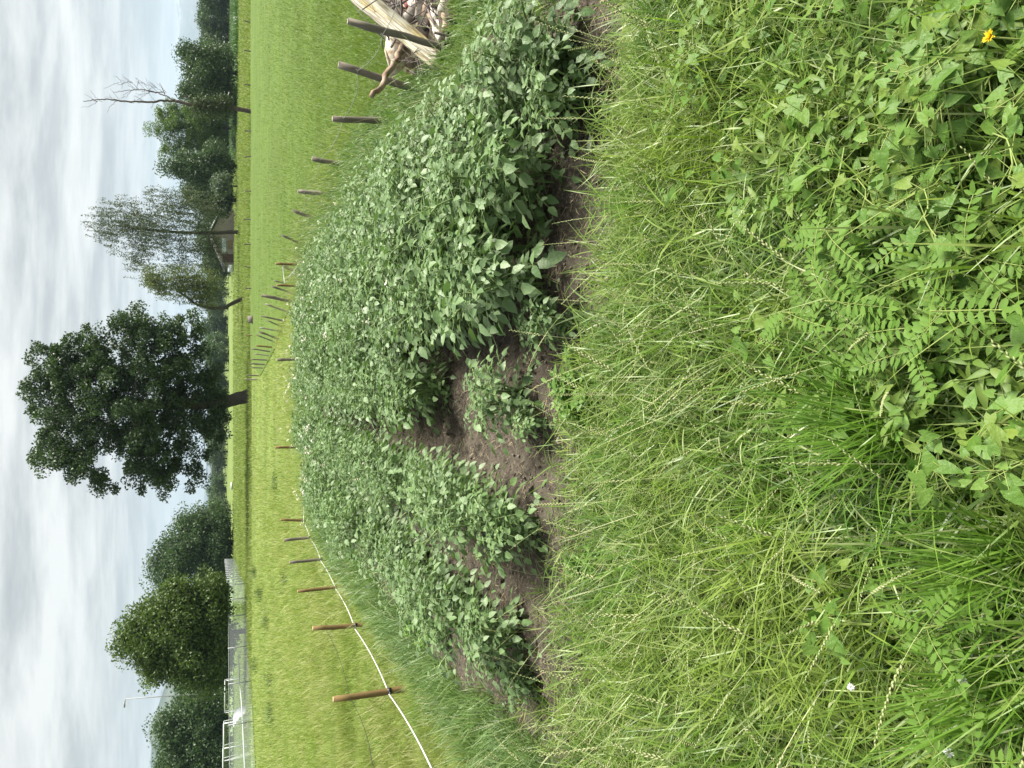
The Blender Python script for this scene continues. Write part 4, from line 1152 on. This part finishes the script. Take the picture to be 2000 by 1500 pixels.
tree('oak_tree', 'big dark green oak with a flared leaning trunk, standing alone in the field', (487, 772),
     [(72, 755, 34, 34), (100, 708, 50, 38), (128, 800, 80, 66), (85, 872, 48, 40), (130, 905, 52, 45), (150, 720, 70, 62), (205, 690, 70, 55), (232, 770, 130, 100), (215, 870, 110, 78), (265, 640, 42, 36), (300, 655, 75, 55), (345, 640, 50, 42), (300, 720, 80, 60), (200, 945, 26, 32),
      (320, 925, 58, 50), (290, 890, 70, 55), (372, 935, 26, 28), (380, 880, 30, 38), (370, 815, 48, 58), (365, 730, 42, 56), (422, 790, 26, 20), (400, 765, 28, 34), (418, 825, 30, 40), (424, 790, 22, 26), (408, 755, 28, 40), (405, 850, 24, 30), (408, 735, 22, 26), (385, 690, 28, 30), (300, 805, 80, 80)],
     .43, [(462, 779), (440, 786), (410, 788), (360, 790), (300, 788), (230, 785), (150, 780)], 640, 165, .30, .17, 'oak', shell=.42)
tree('drooping_willow', 'thin olive willow with feathery drooping shoots, right beside the oak', (475, 580),
     [(345, 555, 55, 32), (305, 552, 34, 22), (395, 575, 34, 34), (385, 545, 30, 24), (290, 535, 18, 22)], .17, [(452, 593), (440, 601), (415, 603), (385, 596), (350, 570)], 170, 110, .48, .12, 'willow', weep=1.2)
tree('birch_tree', 'tall feathery birch standing in front of the wooden hut', (468, 453),
     [(205, 440, 38, 28), (192, 415, 26, 16), (245, 445, 55, 50), (292, 472, 62, 56), (335, 430, 70, 54), (372, 485, 58, 52), (385, 405, 48, 38), (262, 508, 34, 28), (405, 480, 16, 44), (320, 392, 44, 26), (240, 405, 30, 16), (340, 520, 40, 20)],
     .22, [(450, 453), (425, 455), (380, 455), (320, 452), (250, 445)], 330, 118, .66, .14, 'birch', weep=1.6)
tree('ash_tree', 'fresh green broadleaf tree just behind the bare tree', (462, 250),
     [(372, 250, 55, 42), (318, 248, 30, 20), (325, 288, 18, 14), (345, 215, 34, 16), (405, 270, 38, 34), (400, 222, 40, 26), (360, 290, 26, 18), (310, 225, 14, 12)], .22, [(440, 250), (400, 250), (340, 250)], 230, 160, .50, .21, 'tree_bright')
B2 = 'trees on the far right behind the pasture'
for (nm, base, lobes, mat, lab, Y) in [
        ('dark_tree', (446, 140), [(438, 140, 12, 52), (395, 150, 34, 46), (372, 106, 24, 16), (425, 135, 20, 46), (365, 175, 16, 14), (405, 110, 28, 22)], 'tree_dark', 'dark irregular tree right of the bare tree, with a spiky top', 92),
        ('dark_tree', (446, 322), [(438, 335, 12, 34), (400, 335, 40, 26), (350, 330, 40, 9), (372, 322, 30, 18), (420, 310, 22, 26)], 'tree_dark', 'dark tree with one tall narrow shoot, right of the birch', 95),
        ('dark_tree', (446, 390), [(438, 388, 12, 30), (412, 388, 34, 30), (380, 372, 24, 18)], 'tree_far', 'dull green tree partly behind the right side of the birch', 100),
        ('dark_tree', (446, 190), [(438, 190, 12, 30), (410, 190, 38, 26), (385, 182, 24, 14)], 'tree_far', 'brownish dark tree directly behind the bare trunk', 98)]:
    tree(nm, lab, base, lobes, .22, [(430, base[1]), (400, base[1])], 190, 130, .66, .26, mat, Y=Y, group=B2)
tree('silvery_shrub', 'round silvery green shrub at the field edge, right of the birch', (447, 362), [(431, 362, 14, 19)], .08, [(440, 362), (432, 362)], 60, 70, .45, .26, 'silver', Y=88, cat='shrub')
L3 = 'big trees beside the sports pitch'
tree('maple_tree', 'tallest olive green tree, with a slim trunk, in front of the sports pitch fence', (483, 1232),
     [(255, 1245, 34, 38), (300, 1225, 46, 52), (345, 1200, 60, 62), (350, 1275, 70, 60), (405, 1185, 44, 50), (400, 1300, 46, 52), (425, 1240, 28, 70), (385, 1235, 70, 80), (300, 1290, 36, 34), (415, 1150, 30, 26), (345, 1150, 26, 22)],
     .16, [(465, 1234), (440, 1236), (380, 1237), (310, 1240)], 560, 170, .44, .17, 'tree_olive', group=L3)
tree('lime_tree', 'broad dark tree between the oak and the olive tree, behind the pitch fence', (453, 1060),
     [(345, 1095, 46, 44), (330, 1120, 40, 34), (385, 1075, 60, 64), (395, 1020, 44, 34), (425, 1060, 26, 74), (365, 1045, 36, 30), (412, 1110, 40, 40)], .3, [(430, 1060), (390, 1065)], 340, 150, .80, .30, 'tree_dark', Y=98, group=L3)
tree('lime_tree', 'dark tree at the left edge, behind the goals', (450, 1445),
     [(330, 1440, 34, 42), (375, 1425, 50, 60), (385, 1490, 60, 60), (420, 1440, 26, 80), (330, 1500, 30, 32), (400, 1375, 36, 34), (350, 1390, 24, 20)], .3, [(430, 1445), (380, 1445)], 340, 150, .70, .27, 'tree_dark', Y=84, group=L3)
tree('lime_tree', 'lower dark tree closing the gap between the olive tree and the left edge', (450, 1335),
     [(415, 1335, 34, 40), (385, 1345, 34, 26), (430, 1300, 22, 40)], .25, [(435, 1335), (410, 1335)], 170, 150, .68, .28, 'tree_dark', Y=88, group=L3)

# bare dead tree drawn out limb by limb
p0 = at(490, 218); r = thing('bare_tree', 'dead bare tree with purplish twigs, left of the spiky dark tree', 'tree', p0); Yb = p0[1]; g = []
def bl(pts, r0, r1, jy=.25):
    P = np.array([aty(x, y, Yb) - p0 for x, y in pts]); P[:, 1] += np.linspace(0, rng.uniform(-1, 1) * jy * len(pts), len(pts))
    if pts[0] == (490, 218): P[0, 2] -= .2
    t = np.linspace(0, 1, 5 * len(P)); Q = np.stack([np.interp(t, np.linspace(0, 1, len(P)), P[:, i]) for i in range(3)], -1); Q[1:-1] += rng.normal(0, .02, (len(Q) - 2, 3)) * (r1 < .05)
    g.append(tube(Q, np.linspace(r0, r1, len(Q)), 6, True, .05)); return P
bl([(490, 218), (465, 213), (440, 209), (400, 208), (370, 204), (342, 197)], .15, .085, 0)
bl([(342, 197), (318, 198), (290, 201), (250, 201), (215, 197), (190, 199), (165, 203)], .075, .016, .1)
A1 = [(342, 197), (330, 188), (318, 181), (300, 172), (280, 165), (262, 162), (238, 161), (214, 161)]; bl(A1, .05, .013)
A2 = [(322, 184), (316, 168), (310, 156)]; bl(A2, .028, .008)
A3 = [(318, 181), (300, 180), (280, 177), (265, 175)]; bl(A3, .026, .008)
bl([(345, 198), (360, 186), (372, 183)], .03, .01)
for k in range(46):
    src = [[(300, 200), (280, 201), (250, 201), (225, 198), (195, 199)], A1[3:], A3][k % 3]; x, y = src[rng.integers(0, len(src))]; x += rng.uniform(-8, 8); sgn = rng.choice([-1, -1, 1])
    if k % 3 == 1: y = float(np.interp(x, [214, 238, 262, 280, 300], [161, 161, 162, 165, 172])); sgn = rng.choice([-1, -1, 1])
    L = rng.uniform(8, 32); bl([(x, y), (x - L * .5, y + sgn * L * .35 + rng.uniform(-3, 3)), (x - L * rng.uniform(.6, 1.1), y + sgn * L * rng.uniform(.3, .8))], .012, .005)
for k in range(30):
    x = rng.uniform(355, 455); y = float(np.interp(x, [342, 370, 400, 455], [197, 204, 208, 211])); L = rng.uniform(6, 18); bl([(x, y), (x - L, y + rng.uniform(-9, 9))], .011, .005)
obj('trunk', join(g), plain('dead_bark', (.11, .085, .085), .85, .2, .3, 6, .3), r)
k = 1900; P = np.array([aty(370 + 80 * rng.random() ** .8, 206 + rng.normal(0, 9), Yb) - p0 for _ in range(k)]) + rng.normal(0, .15, (k, 3))
obj('foliage', scatter(DIA, frames(rng.normal(0, 1, (k, 3)) - [0, 0, .4], rng.normal(0, 1, (k, 3)) + [0, 0, 1]), rng.uniform(.09, .19, k), P), MT['birch'], r)

# distant trees: four kinds, each copied along the far wood edge
FT = []
for k in range(4):
    H = (9, 12, 10, 14)[k]; C = []
    for j in range(70):
        q = rng.normal(0, 1, 3); q /= np.linalg.norm(q); q *= rng.random() ** .45
        C.append([q[0] * (3.4, 3.0, 4.2, 2.6)[k], q[1] * 3.2, H * .50 + q[2] * H * .50])
    C = np.array(C); FT.append((crown_mesh(C, rng.uniform(.7, 1.2, 70), 60, .55, MT['tree_far' if k % 2 else 'tree_dark'], 0), mesh('far_trunk', limbs(np.array([[0, 0, -.3], [0, 0, 1], [0.1, 0, 2.5], [0, 0.1, H * .5], [0, 0, H * .7]]), .28, C[:14], .05), MT['bark'])))
FL = {'o': 'hazy dark green tree of the far wood behind the oak and the willow', 'r': 'hazy dark tree of the far wood at the right edge behind the crop', 'm': 'dark tree of the far wood behind the bare tree and the birch', 'l': 'dark tree of the far wood behind the sports pitch'}
tops = []
for py in np.arange(520, 1010, 14.5): tops.append((py + rng.uniform(-5, 5), float(np.interp(py, [520, 560, 600, 700, 780, 860, 900, 935, 960, 1010], [405, 398, 400, 396, 402, 398, 404, 414, 405, 398])) + rng.uniform(-6, 6), rng.uniform(185, 235), 'o'))
for py in np.arange(-110, 112, 11.5): tops.append((py + rng.uniform(-4, 4), 387 + rng.uniform(-4, 7) + (6 if py > 70 else 0), rng.uniform(150, 190), 'r'))
for py in np.arange(110, 530, 13): tops.append((py + rng.uniform(-5, 5), 390 + rng.uniform(-12, 10), rng.uniform(130, 165), 'm'))
for py in np.arange(1000, 1640, 22): tops.append((py + rng.uniform(-5, 5), 404 + rng.uniform(-10, 8), rng.uniform(125, 160), 'l'))
for py, tx, Y, z in tops:
    p = aty(440, py, Y); top = aty(tx, py, Y)[2]; v = int(rng.integers(0, 4)); H = (9, 12, 10, 14)[v] * .98; s = top / H; sx = max(s, .62) * rng.uniform(.9, 1.25)
    r = thing('far_tree', FL[z], 'tree', (p[0], Y, 0), rng.uniform(0, 6), 'trees of the far wood'); r.scale = (sx, sx, s)
    obj('crown', FT[v][0], None, r); obj('trunk', FT[v][1], None, r)

# tall green crop beyond the pasture, rough grass strip before it
P = screen_points(75000, 449, 467.5, -280, 345); poly = [tuple(at(466, -300)[:2]), tuple(at(466.5, 60)[:2]), tuple(at(464, 240)[:2]), tuple(at(459, 335)[:2]), tuple(at(452, 335)[:2]), tuple(at(450, -300)[:2])]
P = P[inpoly(P, poly)]; n = len(P)
kind(obj('crop', blades(gz(P), rng.uniform(.75, 1.1, n), rng.uniform(.05, .10, n), rng.uniform(0, 6.28, n), rng.uniform(0, .35, n), rng.uniform(.2, 1.6, n), 3, 1.6), MT['crop']), 'stuff')
P = screen_points(120000, 456, 492); P = P[~inpoly(P, [tuple(q) for q in pp]) & ~inpoly(P, poly)]; n = len(P); d = np.hypot(P[:, 0], P[:, 1]); cl = fbm(P[:, 0] * .5, P[:, 1] * .5, 3, 8)
kind(obj('rough_grass', blades(gz(P), (.08 + .38 * cl) * rng.uniform(.6, 1.2, n), .0007 * d, rng.uniform(0, 6.28, n), rng.uniform(0, .5, n), rng.uniform(.1, 1.4, n), 3, 1.8), MT['meadow_far']), 'stuff')

# ------------------------------------------------------------------ hut
def hpt(px, py, Y, k=0): return aty(px, py, Y + k)


YH = at(458, 465)[1]; c0 = at(458, 465); hut = thing('wooden_hut', 'low wide wooden hut with pale roof edges behind the birch', 'hut', (c0[0], YH, 0))
O = np.array([c0[0], YH, 0])
def wallpoly(pts, dy, t, mat, name):
    P = np.array([aty(x, y, YH + dy) - O for x, y in pts]); n = len(P); V = np.r_[P, P + [0, t, 0]]
    me = bpy.data.meshes.new(name); me.from_pydata([tuple(v) for v in V], [], [tuple(range(n - 1, -1, -1)), tuple(range(n, 2 * n))] + [(i, (i + 1) % n, n + (i + 1) % n, n + i) for i in range(n)])
    me.materials.append(mat); o = bpy.data.objects.new(name, me); COL.objects.link(o); o.parent = hut; return o
MT['hut_pink'] = wood_mat('greyed_board', (.17, .145, .135), (.32, .28, .26), None, 4)
MT['hut_red'] = wood_mat('red_brown_board', (.05, .028, .024), (.11, .065, .055), None, 4)
MT['hut_brown'] = wood_mat('brown_board', (.14, .10, .06), (.27, .20, .12), None, 4)
MT['roof'] = plain('roof_felt', (.10, .095, .09), .9, .2, .3, 3)
wallpoly([(459, 409), (437, 409), (414, 452), (436, 513), (459, 513)], 0, 5, MT['hut_pink'], 'wall')
wallpoly([(458, 496), (434, 496), (437.5, 512.5), (457, 512)], -.05, .04, MT['hut_red'], 'side_panel')
wallpoly([(440.5, 465), (433, 465), (434, 494), (441.5, 494)], -.06, .05, plain('window_glass', (.45, .52, .62), .15, .6, .3, 2), 'window')
wallpoly([(454, 469), (444.5, 469), (444.5, 487), (453, 487)], -.06, .05, MT['hut_brown'], 'door')
for e0, e1, nm in (((411, 452), (440.5, 519), 'roof'), ((411, 452), (433, 405.5), 'roof')):
    a, b = aty(*e0, YH - .5) - O, aty(*e1, YH - .5) - O; n = unit(np.cross(b - a, [0, 1, 0])); n = n if n[2] > 0 else -n
    V = np.array([a, b, b + [0, 6, 0], a + [0, 6, 0]]); V = np.r_[V + n * .05, V + n * .17]
    rf = obj('roof', geo(V, None, [(0, 1, 2, 3), (7, 6, 5, 4), (0, 4, 5, 1), (1, 5, 6, 2), (2, 6, 7, 3), (3, 7, 4, 0)]), MT['roof'], hut, False)
    obj('barge_board', board(a + [0, -.04, 0] + n * .1, b + [0, -.04, 0] + n * .1, .16, .05, np.array([0, -1.0, 0]), 2), MT['hut_pink'] if e1[1] > 500 else MT['white_metal'], rf, False)
p = at(457.5, 525); o = obj('bale', join([tube(np.array([[-.5, 0, .45], [.5, 0, .45]]), .45, 14)]), MT['white_metal']); o.location = p; tag(o, 'small white wrapped bale beside the left end of the hut', 'bale')
for (px, py, w, lab) in [(447.5, 846, .95, 'white wrapped bale on the field edge, left of the oak trunk'), (455, 949, .5, 'white wrapped bale in the field below the gap left of the oak')]:
    p = at(px, py); o = obj('bale', tube(np.array([[-w, 0, .15], [w, 0, .15]]), .15, 14), MT['white_metal']); o.location = p; tag(o, lab, 'bale', 'white bales in the field')
p = at(494, 624.5); o = obj('tree_stump', tube(np.array([[0, 0, -.05], [0.02, 0, .1], [0, 0, .26]]), [.26, .22, .20], 11, True, .12), MT['bark_grey']); o.location = p; tag(o, 'low grey tree stump in the mown field before the willow', 'stump')
post((493, 655), (480, 656), 1.8, MT['post_new'], MT['cut'], 'single thin orange stick in the field left of the stump', NEWG)

# ------------------------------------------------------------------ sports pitch
FP = [at(506, 1600), at(499.5, 1500), at(491, 1330), at(485, 1200), at(478, 1140), at(459, 1091)]
pit = [tuple(q[:2]) for q in FP] + [tuple(at(449, 1130)[:2]), tuple(at(448.5, 1700)[:2])]
kind(obj('sports_pitch', flat_poly(pit, .03), ground_material('pitch_turf', [(.3, (.12, .19, .07)), (.5, (.15, .235, .085)), (.72, (.18, .26, .11))], (.17, .25, .10), False)), 'structure')


def net_mat(name, col, op):
    s = NT(name); d = s.n('ShaderNodeBsdfDiffuse'); d.inputs[0].default_value = (*col, 1); t = s.n('ShaderNodeBsdfTransparent'); m = s.n('ShaderNodeMixShader'); m.inputs[0].default_value = op
    s.l(t.outputs[0], m.inputs[1]); s.l(d.outputs[0], m.inputs[2]); s.l(m.outputs[0], s.out.inputs[0]); return s.m


fen = thing('mesh_fence', 'grey wire mesh fence with slim posts along the sports pitch', 'fence', FP[3]); O = FP[3].copy(); HF = 1.12
pts = []
for A, B in zip(FP[:-1], FP[1:]):
    m = max(2, int(np.linalg.norm(B - A) / 2.4)); pts += [A + (B - A) * i / m for i in range(m)]
pts.append(FP[-1]); pts = [p - O for p in pts]
V = []; F4 = []
for i, p in enumerate(pts): V += [p, p + [0, 0, HF]]
for i in range(len(pts) - 1): F4.append((2 * i, 2 * i + 2, 2 * i + 3, 2 * i + 1))
obj('mesh_panel', geo(V, None, F4), net_mat('wire_mesh', (.27, .30, .33), .30), fen, False)
obj('top_rail', tube([p + np.array([0, 0, HF]) for p in pts], .018, 5), MT['steel'], fen)
for p in pts: obj('post', tube([p - np.array([0, 0, .1]), p + np.array([0, 0, HF + .04])], .03, 6), MT['steel'], fen)
w = [at(482, 1303), at(485, 1360), at(490, 1400), at(494, 1455), at(500, 1540)]; O2 = w[2].copy(); rl = thing('pitch_railing', 'low white railing running along the near side of the pitch, inside the mesh fence', 'railing', O2)
w = [p + np.array([.4, 1.2, 0]) - O2 for p in w]; obj('rail', tube([p + np.array([0, 0, .45]) for p in w], .03, 6), MT['white_metal'], rl)
for A, B in zip(w[:-1], w[1:]):
    for t in (0, .5): q = A + (B - A) * t; obj('post', tube([q - np.array([0, 0, .05]), q + np.array([0, 0, .44])], .016, 6), MT['steel'], rl)


def goal(base, wid, H, D, rz, lab):
    r = thing('football_goal', lab, 'goal', at(*base), rz, 'football goals on the pitch')
    obj('crossbar', tube([[-wid / 2, 0, H], [wid / 2, 0, H]], .032, 8), MT['white_metal'], r)
    for s in (-1, 1):
        obj('post', tube([[s * wid / 2, 0, 0], [s * wid / 2, 0, H - .03]], .032, 8), MT['white_metal'], r)
        obj('back_stay', join([tube([[s * wid / 2, 0, H], [s * wid / 2, D * .5, H]], .016, 6), tube([[s * wid / 2, D * .5, H], [s * wid / 2, D, .03]], .016, 6), tube([[s * wid / 2, D, .03], [s * wid / 2, 0, .03]], .016, 6)]), MT['white_metal'], r)
    x = wid / 2; V = [(-x, 0, H), (x, 0, H), (x, D * .5, H), (-x, D * .5, H), (-x, D, .03), (x, D, .03), (-x, 0, .03), (x, 0, .03)]
    obj('net', geo(V, [(0, 6, 4), (1, 5, 7)], [(0, 1, 2, 3), (3, 2, 5, 4)]), net_mat('goal_net', (.75, .77, .78), .13), r, False)


goal((492, 1440), 1.8, 1.36, .8, .15, 'nearest white football goal, behind the mesh fence at the left edge')
goal((478, 1355), 2.0, 1.24, .8, .2, 'white football goal farther back, right of the curved white screen')
goal((486, 1500), 2.6, 1.36, .9, .1, 'white football goal cut off by the left edge')
p = at(484, 1397); sg = thing('curved_screen', 'curved white net screen standing on the pitch between two goals', 'net screen', p)
oa = [(454.7, 1403), (456, 1395), (460, 1388), (468, 1381), (477, 1378), (484, 1377)]; ia = [(456, 1421), (459, 1415), (463, 1409), (469, 1401), (477, 1395), (484, 1392)]
A = np.array([aty(x, y, p[1] + .7) - p for x, y in oa]); B = np.array([aty(x, y, p[1]) - p for x, y in ia]); V = np.r_[A, B, A + [0, .03, 0], B + [0, .03, 0]]
F4 = [(i, i + 1, 7 + i, 6 + i) for i in range(5)] + [(13 + i, 12 + i, 18 + i, 19 + i) for i in range(5)]
obj('net', geo(V, None, F4), plain('white_net', (.72, .75, .78), .7, .2, .05), sg, False)
obj('frame', join([tube(A, .02, 6), tube(B, .02, 6)]), MT['white_metal'], sg)
for (b, t, w, lab, head) in [((450, 1352), (246, 1365), 2.2, 'tall lamp post rising above the trees left of the olive tree', 1), ((452, 1140), (335, 1153), 2.6, 'pale lamp post standing between the broad dark tree and the olive tree', 1),
                             ((457, 1278), (414, 1283), 4.5, 'short thick white pole left of the olive tree trunk', 0), ((456, 1415), (398, 1424), 2.0, 'thin tall grey pole behind the nearest goal', 0), ((456, 1444), (423, 1449), 2.0, 'thin short grey pole behind the left end of the nearest goal', 0), ((456, 1376), (423, 1380), 2.0, 'thin short grey pole behind the curved screen', 0)]:
    p = at(*b) if b[0] > 452 else aty(b[0], b[1], 80); p[2] = 0; tp = aty(t[0], t[1], p[1]); rr = w / 2 * axial(p) / F_PX
    r = thing('lamp_post' if head else 'pole', lab, 'lamp post' if head else 'pole', p, 0, 'poles round the pitch'); v = tp - p
    obj('shaft', tube([v * s for s in (0, .5, 1)], [rr * 1.2, rr, rr * .8], 7), MT['steel' if head and t[0] < 300 else 'white_metal'], r)
    if head: obj('lamp', join([tube([v, v + np.array([-.35, 0, .12])], rr * .7, 6), box(v + np.array([-.55, 0, .12]), (.5, .25, .12))]), MT['steel'], r, False)

# ------------------------------------------------------------------ mountains and air
def ridge(name, pts, D, seed, mat):
    py = np.linspace(2600, -1100, 220); px = np.interp(py, [p[0] for p in pts], [p[1] for p in pts]); V = []; rows = 16
    for i, (a, b) in enumerate(zip(py, px)):
        top = aty(b, a, D)
        for j in range(rows):
            t = j / (rows - 1); y = D - t * D * .30; hgt = top[2] * (1 - t) ** 1.25
            x = top[0] + (vnoise(np.array([i * .22]), np.array([j * .6]), seed)[0] - .5) * D * .02 * (t > 0)
            hgt *= 1 + (fbm(np.array([i * .16]), np.array([j * .5]), 3, seed)[0] - .45) * 1.0 * min(1, t * 2.5)
            V.append((x, y + D * .02 * math.sin(i * .5 + j), max(hgt, -1) if j < rows - 1 else -1))
    q = [(i * rows + j, i * rows + j + 1, (i + 1) * rows + j + 1, (i + 1) * rows + j) for i in range(len(py) - 1) for j in range(rows - 1)]
    kind(obj(name, geo(V, None, q), mat), 'structure')


s = NT('mountain_slope'); gg = s.n('ShaderNodeNewGeometry'); f = s.noise(gg.outputs['Position'], .008, 8, .65)
c = s.ramp(f, [(.4, (.025, .045, .025)), (.55, (.05, .07, .04)), (.7, (.10, .10, .09))])
p = s.n('ShaderNodeBsdfPrincipled'); s.l(c, p.inputs['Base Color']); p.inputs['Roughness'].default_value = .95; s.l(p.outputs[0], s.out.inputs[0]); MTN = s.m
s = NT('snowy_slope'); gg = s.n('ShaderNodeNewGeometry'); f = s.noise(gg.outputs['Position'], .005, 8, .7); sp = s.n('ShaderNodeSeparateXYZ'); s.l(gg.outputs['Position'], sp.inputs[0])
hh = s.math('ADD', f, s.math('MULTIPLY', sp.outputs[2], .0008))
c = s.ramp(hh, [(.5, (.05, .07, .08)), (.70, (.10, .11, .12)), (.84, (.26, .28, .30))])
p = s.n('ShaderNodeBsdfPrincipled'); s.l(c, p.inputs['Base Color']); p.inputs['Roughness'].default_value = .95; s.l(p.outputs[0], s.out.inputs[0]); SNW = s.m
ridge('hills', [(-1100, 410), (0, 416), (300, 420), (700, 422), (930, 424), (955, 413), (985, 402), (1010, 410), (1100, 396), (1250, 352), (1340, 322), (1380, 306), (1421, 290), (1440, 296), (1500, 291), (1560, 300), (1800, 330), (2600, 380)], 2100, 3, MTN)
ridge('mountains', [(-1100, 330), (-300, 335), (-60, 338), (20, 346), (60, 352), (95, 350), (130, 364), (180, 376), (250, 392), (330, 404), (500, 410), (900, 404), (1000, 396), (1100, 380), (1300, 320), (1500, 300), (2600, 330)], 3900, 8, SNW)
hz = bpy.data.meshes.new('haze'); g = box((0, 2200, 138.8), (12000, 5200, 280)); hzo = obj('haze', g, None, None, False)
s = NT('haze_air'); v = s.n('ShaderNodeVolumePrincipled'); v.inputs['Color'].default_value = (.54, .68, .89, 1); v.inputs['Density'].default_value = 1.5e-4; v.inputs['Anisotropy'].default_value = .25
s.l(v.outputs[0], s.out.inputs['Volume']); hzo.data.materials.append(s.m); kind(hzo, 'stuff')
